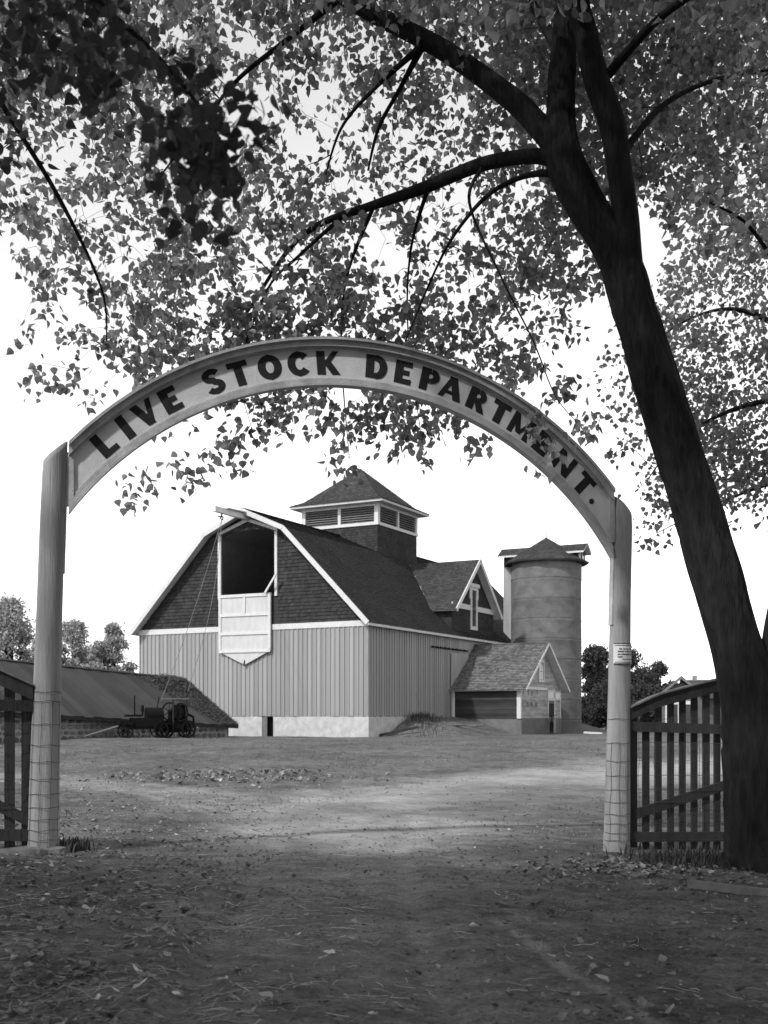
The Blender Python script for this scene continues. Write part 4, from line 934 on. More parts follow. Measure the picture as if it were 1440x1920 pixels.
class Tree:
    def __init__(s, name, base, label, group=None):
        s.base = Vector(base); s.e = empty(name, base, 0, label, 'tree', group); s.nodes = []; s.nr = []; s.tw = MB(); s.leaves = []
    def limb(s, pts, name='branch', sides=10, rough=.06, mat_=None):        # pts: (x, y, z, r)
        q = catmull([tuple(p) for p in pts], 8); mb = MB()
        if name == 'trunk': q = catmull(q, 4)
        P = [Vector(p[:3])-s.base for p in q]; rad = [max(.003, p[3]) for p in q]
        mb.tube(P, rad, sides, True)
        for i in range(len(mb.v)):
            v = Vector(mb.v[i]); c = P[min(i//sides, len(P)-1)]; d = v-c; ang = (i % sides)/sides
            furrow = noise.noise(Vector((math.cos(ang*6.283)*3.2, math.sin(ang*6.283)*3.2, v.z*.8+v.x*.3)))*.6+noise.noise(Vector((math.cos(ang*6.283)*7, math.sin(ang*6.283)*7, v.z*1.5)))*.5
            mb.v[i] = tuple(c+d*(1+rough*furrow+rough*.6*noise.noise(v*1.7)))
        if name == 'trunk':
            for i in range(len(mb.v)):
                v = Vector(mb.v[i]); c = P[min(i//sides, len(P)-1)]; a_ = (i % sides)/sides*6.283; k_ = abs(noise.noise(Vector((math.cos(a_)*5.5+9, math.sin(a_)*5.5, v.z*1.1))))
                mb.v[i] = tuple(c+(v-c)*(1-.10*max(0, 1-k_*6)))
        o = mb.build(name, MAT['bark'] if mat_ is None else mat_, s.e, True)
        for p in q: s.nodes.append(p[:3]); s.nr.append(p[3])
        return o
    def grow(s, C, nleaf=(8, 14), size=(.085, .125), maxlen=9., spread=.16, tail=.35):
        C = np.array(C, float); N = np.array(s.nodes); rr = list(s.nr)
        if not len(C): return
        d = np.array([np.min(((N-c)**2).sum(1)) for c in C]); order = np.argsort(d)
        Nn = list(N); arr = np.zeros((len(N)+len(C)*6, 3)); arr[:len(N)] = N; cnt = len(N); rad = np.zeros(len(arr)); rad[:cnt] = rr
        B = np.array(s.base)
        for idx in order:
            c = C[idx]; dv = arr[:cnt]-c
            cost = np.sqrt((dv**2).sum(1))+.35*np.maximum(0, -dv[:,2])*.6          # prefer parents that are above
            j = int(np.argmin(cost)); p0 = arr[j]; L_ = np.linalg.norm(c-p0)
            if L_ > maxlen: continue
            r0 = min(rad[j]*.7, .0042+.007*L_); r0 = max(r0, .003)
            side = rng.normal(0, 1, 3)*.10*L_; up = np.array([0, 0, .14*L_])
            m1 = p0+(c-p0)*.35+up+side; m2 = p0+(c-p0)*.72+up*.8+side*.5
            tl = c+np.array([rng.normal(0, .08), rng.normal(0, .08), -tail*rng.uniform(.5, 1.1)])
            pts = [p0, m1, m2, c, tl]; rs_ = [r0, r0*.8, r0*.6, r0*.45, .0016]
            pts = [np.array(p) for p in pts]
            s.tw.tube([Vector(p-B) for p in pts], rs_, 4 if L_ < 1.5 else 5, False)
            for p, r_ in zip(pts[1:4], rs_[1:4]):
                arr[cnt] = p; rad[cnt] = r_; cnt += 1
            n = rng.integers(*nleaf)
            for k in range(n):
                t = rng.uniform(.22, 1.0); a = (m2*(1-t*2)+c*t*2) if t < .5 else (c*(2-2*t)+tl*(2*t-1))
                s.leaves.append((a+rng.normal(0, spread, 3)*np.array([1, 1, .8]), rng.uniform(*size)))
    def finish(s, m, mobj, hang=.75, singles=300):
        if s.tw.v: tag(s.tw.build('twigs', MAT['twig'], s.e), kind='stuff')
        P = np.array([l[0] for l in s.leaves]); Z = np.array([l[1] for l in s.leaves]); n = len(P)
        # hanging leaf frames: tip direction mostly down, blade normal anything
        tip = rng.normal(0, .62, (n, 3)); tip[:,2] -= hang; tip /= np.linalg.norm(tip, axis=1)[:,None]
        q = rng.normal(0, 1, (n, 3)); nx = np.cross(q, tip); nx /= np.linalg.norm(nx, axis=1)[:,None]; nz_ = np.cross(nx, tip)
        M3 = np.stack([nx, tip, nz_], axis=2)*Z[:,None,None]
        B = np.array(s.base)
        dpt = P[:,1]; ok = dpt > 1.5; px = CX+F*P[:,0]/np.maximum(dpt, .1); py = HY-F*(P[:,2]-CZ)/np.maximum(dpt, .1)
        inside = ok & (px > -5) & (px < 1445) & (py > -5) & (py < 1920)
        sc = np.where(inside, Z/np.maximum(dpt, .1), -1); order = np.argsort(-sc); one = order[:min(singles, int(inside.sum()))]
        mask = np.ones(n, bool); mask[one] = False
        bend = rng.uniform(.4, 2.2, n)
        Lv = np.repeat(LV[None], n, 0); Lv[:,:,2] *= bend[:,None]
        V = np.einsum('nij,nkj->nki', M3, Lv)+P[:,None,:]-B
        Vm = V[mask].reshape(-1, 3); k = int(mask.sum()); Fi = (LFT[None]+np.arange(k)[:,None,None]*len(LV)).reshape(-1, 3)
        tag(link('crown', tri_mesh('crown', Vm, Fi, m), s.e), kind='stuff')
        if len(one):
            mes = []
            for b in (.6, 1.1, 1.8):
                L2 = LV.copy(); L2[:,2] *= b; mes.append(tri_mesh('leaf', L2, LFT, mobj))
            for i in one:
                o = link('leaf', mes[int(i) % 3], s.e); mm = Matrix(M3[i].tolist()).to_4x4(); mm.translation = Vector(P[i]-B); o.matrix_local = mm
def UP(px, py, d, r): p = U(px, py, d); return (p.x, p.y, p.z, r)

# the leaning cottonwood by the right gate
tb = U(1412, 1632, 13.0); tb = Vector((tb.x, tb.y, G(tb.x, tb.y)-.02))
T1 = Tree('cottonwood_tree', tb, 'big leaning cottonwood with dark furrowed trunk beside the right gate')
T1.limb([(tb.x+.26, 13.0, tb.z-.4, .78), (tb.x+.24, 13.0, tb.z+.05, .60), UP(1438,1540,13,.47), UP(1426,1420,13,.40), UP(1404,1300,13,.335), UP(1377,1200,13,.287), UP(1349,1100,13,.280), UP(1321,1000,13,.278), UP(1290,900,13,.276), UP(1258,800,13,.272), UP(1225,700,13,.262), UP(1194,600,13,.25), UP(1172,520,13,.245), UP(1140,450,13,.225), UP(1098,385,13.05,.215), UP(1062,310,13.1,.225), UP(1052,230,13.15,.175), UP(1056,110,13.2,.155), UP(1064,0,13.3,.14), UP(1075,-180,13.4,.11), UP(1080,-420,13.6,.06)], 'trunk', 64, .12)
T1.limb([UP(1180,560,13,.20), UP(1176,480,12.95,.165), UP(1172,400,12.9,.145), UP(1160,308,12.9,.14), UP(1147,231,12.9,.152), UP(1119,154,12.9,.14), UP(1098,60,12.9,.13), UP(1085,-20,12.8,.12), UP(1110,-200,12.6,.09), UP(1170,-420,12.4,.05)], 'limb', 18, .08)
T1.limb([UP(1430,1440,13,.30), UP(1448,1330,13.0,.25), UP(1462,1240,13.0,.225), UP(1480,1120,13.05,.21), UP(1520,900,13.2,.19), UP(1545,650,13.4,.16), UP(1575,350,13.6,.12), UP(1590,50,13.8,.09), UP(1600,-300,14,.04)], 'limb', 18, .08)
T1.limb([UP(1052,285,13.1,.15), UP(1000,225,13.2,.135), UP(947,175,13.3,.128), UP(828,92,13.6,.118), UP(700,26,13.8,.105), UP(600,-30,14,.085), UP(450,-120,14,.06), UP(280,-240,14,.035)], 'limb', 14, .07)
T1.limb([UP(1060,305,13.1,.12), UP(1003,293,13.2,.088), UP(905,308,13.5,.085), UP(803,349,13.8,.075), UP(700,385,14.1,.06), UP(600,420,14.4,.042), UP(540,470,14.6,.03), UP(480,560,14.8,.02), UP(430,640,15,.012)], 'limb', 12, .07)
T1.limb([UP(1055,325,13.1,.06), UP(988,329,13.2,.034), UP(916,365,13.4,.027), UP(854,437,13.6,.020), UP(813,514,13.8,.014), UP(760,640,13.6,.012)], 'branch', 8)
T1.limb([UP(798,76,13.65,.05), UP(751,164,13.8,.028), UP(710,240,13.9,.022), UP(690,320,14.0,.012)], 'branch', 8)
T1.limb([UP(800,78,13.65,.05), UP(700,168,13.7,.026), UP(640,240,13.8,.018), UP(610,330,13.8,.010)], 'branch', 8)
T1.limb([UP(640,-8,13.9,.06), UP(560,58,13.9,.036), UP(450,145,13.9,.026), UP(380,230,13.9,.016), UP(300,330,13.9,.010)], 'branch', 8)
T1.limb([UP(640,408,14.3,.03), UP(560,480,14.3,.020), UP(500,545,14.2,.015), UP(440,700,14.4,.010)], 'branch', 6)
T1.limb([UP(700,388,14.1,.03), UP(650,520,14.6,.016), UP(640,660,14.9,.011), UP(655,860,15.1,.005)], 'branch', 6)
T1.limb([UP(803,352,13.8,.03), UP(770,470,14.6,.016), UP(765,620,15.0,.010), UP(790,820,15.2,.005)], 'branch', 6)
T1.limb([UP(905,312,13.5,.03), UP(880,380,13.0,.018), UP(940,520,12.7,.012), UP(1000,640,12.6,.009), UP(1040,740,12.6,.006), UP(1080,790,12.7,.004)], 'branch', 6)
T1.limb([UP(1140,140,12.9,.06), UP(1230,40,12.4,.045), UP(1330,-30,12,.035), UP(1450,-100,11.6,.02)], 'branch', 8)
T1.limb([UP(1160,300,12.9,.05), UP(1240,200,13.4,.035), UP(1340,150,13.8,.026), UP(1450,130,14.2,.015)], 'branch', 8)
T1.limb([UP(1545,650,13.4,.06), UP(1470,520,13.0,.03), UP(1400,420,12.6,.02), UP(1330,380,12.4,.010)], 'branch', 8)
T1.limb([UP(1075,-180,13.4,.09), UP(950,-420,12.4,.06), UP(800,-640,11.4,.03)], 'limb', 8)
T1.limb([UP(1080,-300,13.5,.08), UP(1200,-560,13.2,.05), UP(1250,-800,13,.02)], 'limb', 8)
T1.limb([UP(1056,110,13.2,.07), UP(980,-20,14,.05), UP(880,-150,14.8,.035), UP(750,-260,15.5,.02)], 'branch', 8)
DEN = np.array([
 [.8,.8,.8,.6,.8,.7,.8,.8,.9,.9,.9,1,1], [.8,.8,.7,.7,.5,.45,.7,.8,.9,.9,.9,1,1], [.8,.6,.7,.7,.22,.45,.7,.8,.7,.9,.9,.9,.7],
 [.6,.4,.8,.8,.3,.25,.5,.6,.6,.8,.9,.9,.8], [.6,.5,.7,.8,.6,.3,.45,.55,.6,.8,.7,.9,.8], [.5,.5,.6,.7,.8,.7,.6,.45,.7,.7,.5,.7,.5],
 [.25,.4,.5,.7,.85,.8,.55,.6,.7,.6,.05,.1,.1], [.05,.35,.65,.85,.9,.9,.8,.8,.7,.25,0,0,0], [0,.25,.6,.8,1,1,.9,.8,.8,.15,0,0,0],
 [0,.12,.45,.5,.8,.85,.85,.75,.4,.05,0,0,0], [0,0,.02,.12,.2,.15,.3,.25,0,0,0,0,0], [0]*13])
def den(px, py):
    x = min(max(px/120, 0), 11.999); y = min(max(py/80, 0), 10.999); i, j = int(x), int(y); u, v = x-i, y-j
    return (DEN[j,i]*(1-u)+DEN[j,i+1]*u)*(1-v)+(DEN[j+1,i]*(1-u)+DEN[j+1,i+1]*u)*v
def clusters(n, x0, x1, y0, y1, fn, dfn):
    out = []
    while len(out) < n:
        px, py = rng.uniform(x0, x1), rng.uniform(y0, y1)
        if rng.random() < fn(px, py)**1.2: out.append(tuple(U(px, py, dfn(px, py))))
    return out
def archd(px): s = onplane(px, 1343)[0]; return PLy+AE.y*s
def d1(px, py):
    if py > 540: return archd(px)+rng.uniform(.5, 2.4)
    if 960 < px < 1240 and rng.random() < .88: return rng.uniform(13.5, 16.5)
    a = archd(px)+.25
    return rng.uniform(a, max(16.4, a+3.6))
T1.grow(clusters(1320, -40, 1480, -60, 880, den, d1), (14, 24), (.060, .106), 9, .082, .26)
T1.grow(clusters(330, 780, 1480, -60, 330, lambda x, y: smooth(760, 1080, x)*(1 if y < 200 else .6), lambda x, y: rng.uniform(13.6, 17)), (15, 24), (.07, .10), 9, .12, .3)
T1.grow(clusters(150, -40, 1000, -60, 200, lambda x, y: den(x, y)*(1-y/260), lambda x, y: rng.uniform(12.5, 17)), (12, 19), (.07, .11), 9, .11, .3)
up_ = []
while len(up_) < 1500:                                  # the high unseen crown, made dense to shade the upper boughs
    q = rng.normal(0, 1, 3); q *= np.cbrt(rng.uniform(.1, 1))/np.linalg.norm(q); p = q*np.array([5.6, 4.6, 4.6])+np.array([1.6, 11.8, 12.6])
    if (p[2]-CZ)/p[1] < .645 or p[0] < -3.2-(p[2]-11)*.25: continue
    up_.append(tuple(p))
T1.grow(up_, (12, 18), (.10, .14), 7, .2)
hang = [(255,930),(275,903),(330,890),(352,905),(400,862),(430,850),(450,880),(250,948),(500,800),(540,785),(575,812),(620,800),(640,850),(625,880),(680,790),(690,830),(657,905),(720,800),(752,840),(790,872),(830,790),(880,838),(866,800),(770,800),(800,825),(560,760),(470,810),(700,760),(740,770),(610,760)]
T1.grow([tuple(U(x, y-14, archd(x)+rng.uniform(.6, 1.5))) for x, y in hang], (12, 19), (.075, .112), 9, .09, .2)
front = [(1000,800),(1020,828),(1040,850),(1012,885),(1062,735),(1040,748),(1066,720),(1085,800),(1110,790),(1100,818),(1120,795),(990,690),(1010,700)]
T1.grow([tuple(U(x, y-12, 12.6+rng.uniform(-.2, .3))) for x, y in front], (11, 17), (.065, .095), 9, .07, .16)
T1.grow([tuple(U(x, y, 10.6+rng.uniform(-.8, .8))) for x, y in ((1380,330),(1400,400),(1340,300),(1430,350),(1300,420),(1420,440),(1350,380),(1270,350),(1310,480))], (11, 17), (.07, .10))
T1.finish(MAT['leaf'], MAT['leafobj'])

# the tree standing just left of the picture, whose boughs reach in
lb = Vector((-7.6, 6.2, G(-7.6, 6.2)-.02))
T2 = Tree('cottonwood_tree', lb, 'cottonwood mostly outside the left edge whose dark near boughs hang into the top left')
T2.limb([(-7.6, 6.2, lb.z-.4, .55), (-7.6, 6.2, 1.2, .40), (-7.3, 6.3, 3.2, .34), (-6.9, 6.4, 5.4, .30), (-6.6, 6.3, 7.5, .24), (-6.3, 6.0, 9.6, .16), (-6.0, 5.8, 12.0, .06)], 'trunk', 22, .09)
T2.limb([(-6.95, 6.4, 5.2, .16), (-5.6, 7.0, 6.6, .10), UP(-420,-300,8.0,.075), UP(-150,-60,8.2,.035), UP(0,190,8.4,.022), UP(110,370,8.7,.017), UP(190,540,9.0,.010), UP(200,640,9.1,.005)], 'limb', 8)
T2.limb([(-6.7, 6.3, 6.6, .16), (-5.2, 5.9, 7.8, .10), (-3.6, 5.4, 7.0, .06), UP(60,-120,4.9,.028), UP(180,0,4.8,.016), UP(300,110,4.8,.011), UP(400,240,4.8,.007), UP(440,340,4.8,.004)], 'limb', 8)
T2.limb([(-6.6, 6.2, 7.4, .15), (-4.6, 6.4, 9.2, .09), (-2.6, 6.6, 9.8, .05), (-1.0, 6.8, 10, .02)], 'limb', 8)
T2.limb([(-6.6, 6.2, 6.8, .15), (-5.4, 3.6, 9.0, .09), (-4.0, 1.2, 10.0, .05), (-2.6, -.6, 10, .02)], 'limb', 8)
T2.limb([(-6.5, 6.2, 7.6, .15), (-8.6, 4.2, 9.6, .09), (-9.8, 2.0, 10.4, .04)], 'limb', 8)
T2.limb([(-6.5, 6.1, 8.0, .12), (-8.0, 8.0, 9.8, .07), (-9.2, 10.0, 10.4, .03)], 'limb', 8)
near = []
for cx_, cy_, rr_, n_, d_ in ((90,20,120,9,4.6), (200,90,60,4,4.5), (70,110,40,3,4.7), (330,170,40,3,4.6), (390,235,70,10,4.5), (430,310,60,7,4.6), (360,370,30,3,4.6)):
    for _ in range(n_): near.append(tuple(U(cx_+rng.normal(0, rr_*.55), cy_+rng.normal(0, rr_*.55), d_+rng.uniform(-.5, .5))))
T2.grow(near, (11, 17), (.045, .072), 9, .06, .14)
T2.grow(clusters(46, -60, 330, -60, 640, lambda x, y: max(0, min(1, 1-x/420-y/480)), lambda x, y: rng.uniform(7.6, 10.2)), (10, 16), (.07, .095), 9, .12)
T2.limb([(-6.6, 6.2, 7.6, .14), (-4.2, 4.8, 9.4, .09), (-1.6, 3.6, 10.3, .06), (1.4, 3.0, 10.6, .02)], 'limb', 8)  # limb added to carry the shading boughs overhead
ov_ = []
while len(ov_) < 520:                                   # unseen boughs added over the photographer's head to darken the foreground
    q = rng.normal(0, 1, 3); q *= np.cbrt(rng.uniform(.05, 1))/np.linalg.norm(q); p = q*np.array([4.8, 3.9, 2.0])+np.array([-.4, 3.0, 10.0])
    if p[1] > .5 and (p[2]-CZ)/p[1] < .70: continue
    ov_.append(tuple(p))
T2.grow(ov_, (14, 20), (.13, .19), 7, .24)
sh = []
while len(sh) < 900:                                    # the unseen crown, overhead and left, cut back to let sun onto the lane
    p = rng.normal(0, 1, 3)*np.array([2.9, 3.6, 1.9])+np.array([-6.4, 4.4, 9.3])
    if p[2] < 5.2 or p[1] > 5.4+.8*math.sin(p[0]*1.3) or (p[1] > 1 and abs(p[0])/p[1] < .36 and (p[2]-CZ)/p[1] < .66): continue
    sh.append(tuple(p))
T2.grow(sh, (9, 14), (.09, .13), 6, .2)
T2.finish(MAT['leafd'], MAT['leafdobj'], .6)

# unseen trees added round the photographer to shade the near lane and block sky
def added_shade_tree(x, y, h, w, label, seed):
    r = np.random.default_rng(seed); b = Vector((x, y, G(x, y)-.02)); t = Tree('added_shade_tree', b, label)
    t.limb([(x, y, b.z-.4, .5), (x, y, 1.5, .36), (x+.3, y+.2, h*.45, .28), (x+.1, y, h*.75, .15), (x, y, h, .05)], 'trunk', 14, .08)
    for k in range(6):
        a = k*1.05+r.uniform(0, .5); q = w*.8; t.limb([(x+.2, y+.1, h*r.uniform(.35, .6), .12), (x+q*.5*math.cos(a), y+q*.5*math.sin(a), h*.66, .08), (x+q*math.cos(a), y+q*math.sin(a), h*r.uniform(.68, .82), .03)], 'limb', 6)
    C = []
    while len(C) < 760:
        p = r.normal(0, .52, 3)*np.array([w, w, h*.30])+np.array([x, y, h*.78])
        if p[2] < 4.2 or (p[1] > .5 and abs(p[0])/p[1] < .42 and (p[2]-CZ)/p[1] < .72): continue
        C.append(tuple(p))
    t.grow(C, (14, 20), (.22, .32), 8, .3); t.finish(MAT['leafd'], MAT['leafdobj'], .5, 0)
added_shade_tree(-3.2, -4.2, 11.5, 5.6, 'unseen broad tree added behind the photographer to shade the near lane', 51)
added_shade_tree(-9.6, -1.6, 12, 5.4, 'unseen broad tree added far left of the lane to shade the foreground', 52)
added_shade_tree(-9.5, -9, 12, 6, 'unseen broad tree added well behind the photographer at left to block sky', 54)
added_shade_tree(2.5, -11, 12, 6, 'unseen broad tree added well behind the photographer on the lane side to block sky', 55)
added_shade_tree(8.6, 5.5, 12, 4.2, 'unseen broad tree added right of the lane to block sky', 56)
added_shade_tree(5.4, -1.0, 11.5, 5.2, 'unseen broad tree added right of the photographer to block sky', 53)

# paler tree farther back at the right
rb = U(1640, 1400, 22); rb = Vector((rb.x, 22, G(rb.x, 22)-.02))
T3 = Tree('cottonwood_tree', rb, 'paler sunlit tree behind the trunk at the right edge')
T3.limb([(rb.x, 22, rb.z-.4, .4), UP(1640,1200,22,.3), UP(1630,900,22,.26), UP(1610,600,22,.2), UP(1600,300,22.3,.14), UP(1590,0,22.5,.08)], 'trunk', 16, .08)
T3.limb([UP(1630,880,22,.14), UP(1520,760,21.6,.09), UP(1400,760,21.2,.05), UP(1280,820,21,.025), UP(1210,905,21,.010)], 'limb', 8)
T3.limb([UP(1625,760,22,.12), UP(1500,640,21.4,.07), UP(1380,580,21,.04), UP(1270,610,20.8,.02), UP(1200,680,20.6,.008)], 'limb', 8)
T3.limb([UP(1612,620,22,.1), UP(1500,500,22.4,.06), UP(1400,430,22.8,.03), UP(1320,420,23,.015)], 'limb', 8)
T3.limb([UP(1632,930,22,.09), UP(1500,900,22.4,.05), UP(1380,930,22.6,.025), UP(1230,1000,22.4,.008)], 'limb', 8)
def den3(x, y):
    if x > 1440: return .8 if 0 < y < 1000 else 0
    lo = np.interp(x, [1120,1180,1240,1300,1360,1440], [760,600,520,440,360,300]); hi = np.interp(x, [1120,1180,1210,1240,1300,1360,1440], [770,840,990,1010,930,960,930])
    if not lo < y < hi: return 0
    if x < 1235: return .32 if (y < 720 or y > 880 or x < 1170) else .12
    return .75
T3.grow(clusters(900, 1130, 1760, 250, 1040, den3, lambda x, y: rng.uniform(20, 24.5)), (13, 22), (.075, .11), 9, .20, .35)
T3.grow([tuple(U(x, y, 20.6)) for x, y in ((1150,845),(1165,835),(1185,840),(1205,1010),(1225,1020),(1240,1000),(1185,760),(1195,735),(1200,660))], (6, 9), (.09, .12), 9, .12, .2)
T3.finish(MAT['leaf2'], MAT['leaf2obj'])

# ------------------------------------------------------------------ distant trees and cottage
def far_tree(name, label, px, d, wpx, top, n, m, lsz=1.0, seed=1):
    r = np.random.default_rng(seed); x = (px-CX)/F*d; z = G(x, d); e = empty(name, (x, d, z-.05), 0, label, 'tree', None)
    H_ = CZ+(HY-top)/F*d-z; w = wpx/F*d/2
    MB().tube([(0,0,-.3), (.1,0,H_*.3), (0,.1,H_*.6), (.05,0,H_*.9)], [w*.09+.06, w*.07+.05, w*.04+.03, .02], 8).build('trunk', MAT['bark'], e)
    lob = []
    for _ in range(60):
        t = r.uniform(.16, 1); a = r.uniform(0, 6.283); q = w*(.95*math.sin(math.pi*min(1, .18+.82*t)**.8)*.9+.12)*math.sqrt(r.uniform(.05, 1))
        lob.append((q*math.cos(a), q*math.sin(a), H_*t-w*.16, w*r.uniform(.12, .30)))
    for l in lob[:14]: MB().tube([(0, 0, H_*.2), (l[0]*.5, l[1]*.5, (H_*.2+l[2])/2+.3), l[:3]], [w*.04+.02, w*.025+.015, .012], 5).build('branch', MAT['bark'], e)
    k = n*4; which = r.integers(0, len(lob), k); L4 = np.array(lob)[which]
    P = L4[:,:3]+r.normal(0, .62, (k, 3))*L4[:,3][:,None]*np.array([1, 1, .7]); P = P[P[:,2] > .08*H_]; k = len(P)
    a = r.normal(0, 1, (k, 3)); a /= np.linalg.norm(a, axis=1)[:,None]; b = np.cross(a, r.normal(0, 1, (k, 3))); b /= np.linalg.norm(b, axis=1)[:,None]
    sz = r.uniform(.05, .12, k)[:,None]*lsz
    V = np.stack([P-a*sz, P+b*sz*.8, P+a*sz, P-b*sz*.8], 1).reshape(-1, 3); Fi = (np.array([(0,1,2), (0,2,3)])[None]+np.arange(k)[:,None,None]*4).reshape(-1, 3)
    tag(link('crown', tri_mesh('crown', V, Fi, m), e), kind='stuff')
ft = [('leafy_tree', 'tall loose tree above the shed at the left edge', 20, 84, 150, 1118, 5200), ('leafy_tree', 'rounded tree above the shed just right of the left post', 138, 86, 120, 1160, 5200), ('leafy_tree', 'upright tree between the left post and the barn', 212, 88, 88, 1166, 4600),
      ('leafy_tree', 'low bushy tree peeping over the shed beside the barn corner', 175, 92, 130, 1205, 3600),
      ('leafy_tree', 'broad tree at the far left edge low over the shed ridge', -40, 90, 170, 1165, 4600), ('leafy_tree', 'low tree filling the gap behind the left post', 90, 92, 150, 1190, 4600),
      ('leafy_tree', 'dark dense tree standing against the silo', 1118, 84, 100, 1212, 6500), ('leafy_tree', 'dark tree seen behind the right post above the gate', 1180, 90, 110, 1216, 6500), ('leafy_tree', 'grey tree rising over the gate beside the cottage roof', 1235, 94, 86, 1238, 4800),
      ('leafy_tree', 'low dark bush tree at the foot of the silo', 1140, 80, 120, 1275, 4600), ('leafy_tree', 'dark tree hidden mostly behind the slatted gate', 1215, 86, 130, 1280, 4600)]
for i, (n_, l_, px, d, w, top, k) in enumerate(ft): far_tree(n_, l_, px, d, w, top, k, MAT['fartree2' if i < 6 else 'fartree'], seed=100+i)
def build_cottage():
    d = 60; cx_ = (1288-CX)/F*d; z = G(cx_, d)-.05; e = empty('cottage', (cx_, d, z), R(-14), 'small gabled cottage seen between the gate slats', 'cottage'); k = 1
    w, ze, zr = 1.7, 2.15, 3.45
    MB().prism([(-.4, 0, -.3), (3.2, 0, -.3), (3.2, 0, ze), (-.4, 0, ze)], (0, 5, 0)).build('wall', MAT['housew'], e)
    # cross gable towards the camera
    MB().prism([(-1.35, -.6, -.3), (.75, -.6, -.3), (.75, -.6, ze), (-.3, -.6, 2.92), (-1.35, -.6, ze)], (0, 2.9, 0)).build('gable_wall', MAT['housew'], e)
    rf = MB().prism([(-.35, -.3, ze-.12), (-.35, 2.5, zr-.35), (-.35, 5.3, ze-.12), (-.35, 2.5, zr-.5)], (3.8, 0, 0)).build('roof', MAT['shing_dormer'], e)
    MB().bar((.45, 2.5, zr-.5), (.45, 2.5, zr-.12), .26, .26).build('chimney', MAT['stone'], rf)
    for sg in (-1, 1):
        a, b = Vector((-.3+sg*1.4, -.85, ze-.2)), Vector((-.3, -.85, 3.12)); MB().prism([a, b, b+Vector((0,0,.09)), a+Vector((0,0,.09))], (0, 3.2, 0)).build('gable_roof', MAT['shing_milk'], e)
        MB().prism([a+Vector((0,-.01,-.06)), b+Vector((0,-.01,-.08)), b+Vector((0,-.01,.1)), a+Vector((0,-.01,.1))], (0, -.05, 0)).build('barge_board', MAT['wornwood'], e)
    for wx in (-.75, .15):
        f = MB().box((wx-.36, -.66, .35), (wx+.36, -.602, .47)).box((wx-.36, -.66, 1.72), (wx+.36, -.602, 1.9)).box((wx-.36, -.66, .47), (wx-.28, -.602, 1.72)).box((wx+.28, -.66, .47), (wx+.36, -.602, 1.72)).build('window', MAT['trim'], e)
        box_part('pane', (wx-.28, -.63, .47), (wx+.28, -.61, 1.05), MAT['glass'], f); box_part('pane', (wx-.28, -.63, 1.09), (wx+.28, -.61, 1.72), MAT['glass'], f)
    box_part('foundation', (.8, -.05, -.5), (3.25, -.01, .22), MAT['slab'], e)
build_cottage()

# ------------------------------------------------------------------ small ground things
def weeds(name, label, cx_, cy_, rx, ry, n, h, m, seed, cat='weeds'):
    r = random.Random(seed); mb = MB(); b = Vector((cx_, cy_, G(cx_, cy_)))
    for i in range(n):
        x, y = cx_+r.gauss(0, rx), cy_+r.gauss(0, ry); z = G(x, y)-.02; hh = h*r.uniform(.35, 1.1); a = r.uniform(0, 6.28); lean = r.uniform(.1, .6)*hh; w = r.uniform(.006, .014)
        d = Vector((math.cos(a), math.sin(a), 0)); s = Vector((-d.y, d.x, 0)); p = Vector((x, y, z))-b
        q = [p-s*w, p+s*w, p+d*lean*.35+Vector((0,0,hh*.6))+s*w*.8, p+d*lean*.35+Vector((0,0,hh*.6))-s*w*.8, p+d*lean+Vector((0,0,hh*r.uniform(.75, 1)))]
        mb.add(q, [(0,1,2,3), (3,2,4)])
    o = mb.build(name, m); o.location = b; return tag(o, label, cat, None, 'stuff')
q = U(128, 1600, 12.5); weeds('grass_tuft', 'dark tuft of grass at the foot of the left gate post', q.x, q.y, .10, .10, 170, .22, MAT['weed'], 1, 'grass')
weeds('weeds', 'low weeds along the foot of the right gate and the big trunk', 3.72, 13.35, .42, .35, 900, .20, MAT['weed'], 2)
weeds('weeds', 'dark scrub weeds against the barn side wall', *BW(.7, 4.2, 0).xy, .45, 1.3, 800, .36, MAT['weed'], 3)
weeds('weeds', 'dead grass along the stone wall of the low shed', U(190, 1385, 43.5).x, 43.4, 1.6, .5, 500, .3, MAT['weed'], 4)
p = BW(.9, 1.4, 0)
o = MB().bar((-1.0, 0, .05), (.9, .3, .45), .12, .12).build('fallen_timber', MAT['gate']); o.location = (p.x, p.y, G(p.x, p.y)); tag(o, 'dark timber leaning by the stone corner of the barn', 'timber')
p = BW(2.3, 4.6, 0)
o = MB().bar((-.9, 0, .08), (1.4, .2, .1), .14, .05).bar((-.4, .3, .04), (1.0, .1, .05), .16, .05).build('loose_plank', MAT['wornwood']); o.location = (p.x, p.y, G(p.x, p.y)); tag(o, 'loose grey plank lying below the barn side wall', 'plank')
p = U(1112, 1383, 62)
o = MB().box((-.5, -.15, 0), (.5, .15, .1)).build('white_board', MAT['trim']); o.location = (p.x, p.y, G(p.x, p.y)); o.rotation_euler = (0, .05, -.3); tag(o, 'white board lying on the ground right of the silo', 'board')
# edging board and the hollow behind it
a, b = U(1290, 1655, 11.2), U(1520, 1690, 10.6); a.z = G(a.x, a.y); b.z = G(b.x, b.y)-.02
o = MB().bar((0, 0, .05), tuple(b-a+Vector((0, 0, .05))), .05, .08).build('edging_board', MAT['wornwood']); o.location = a; tag(o, 'weathered edging board along the lane below the big trunk', 'board')

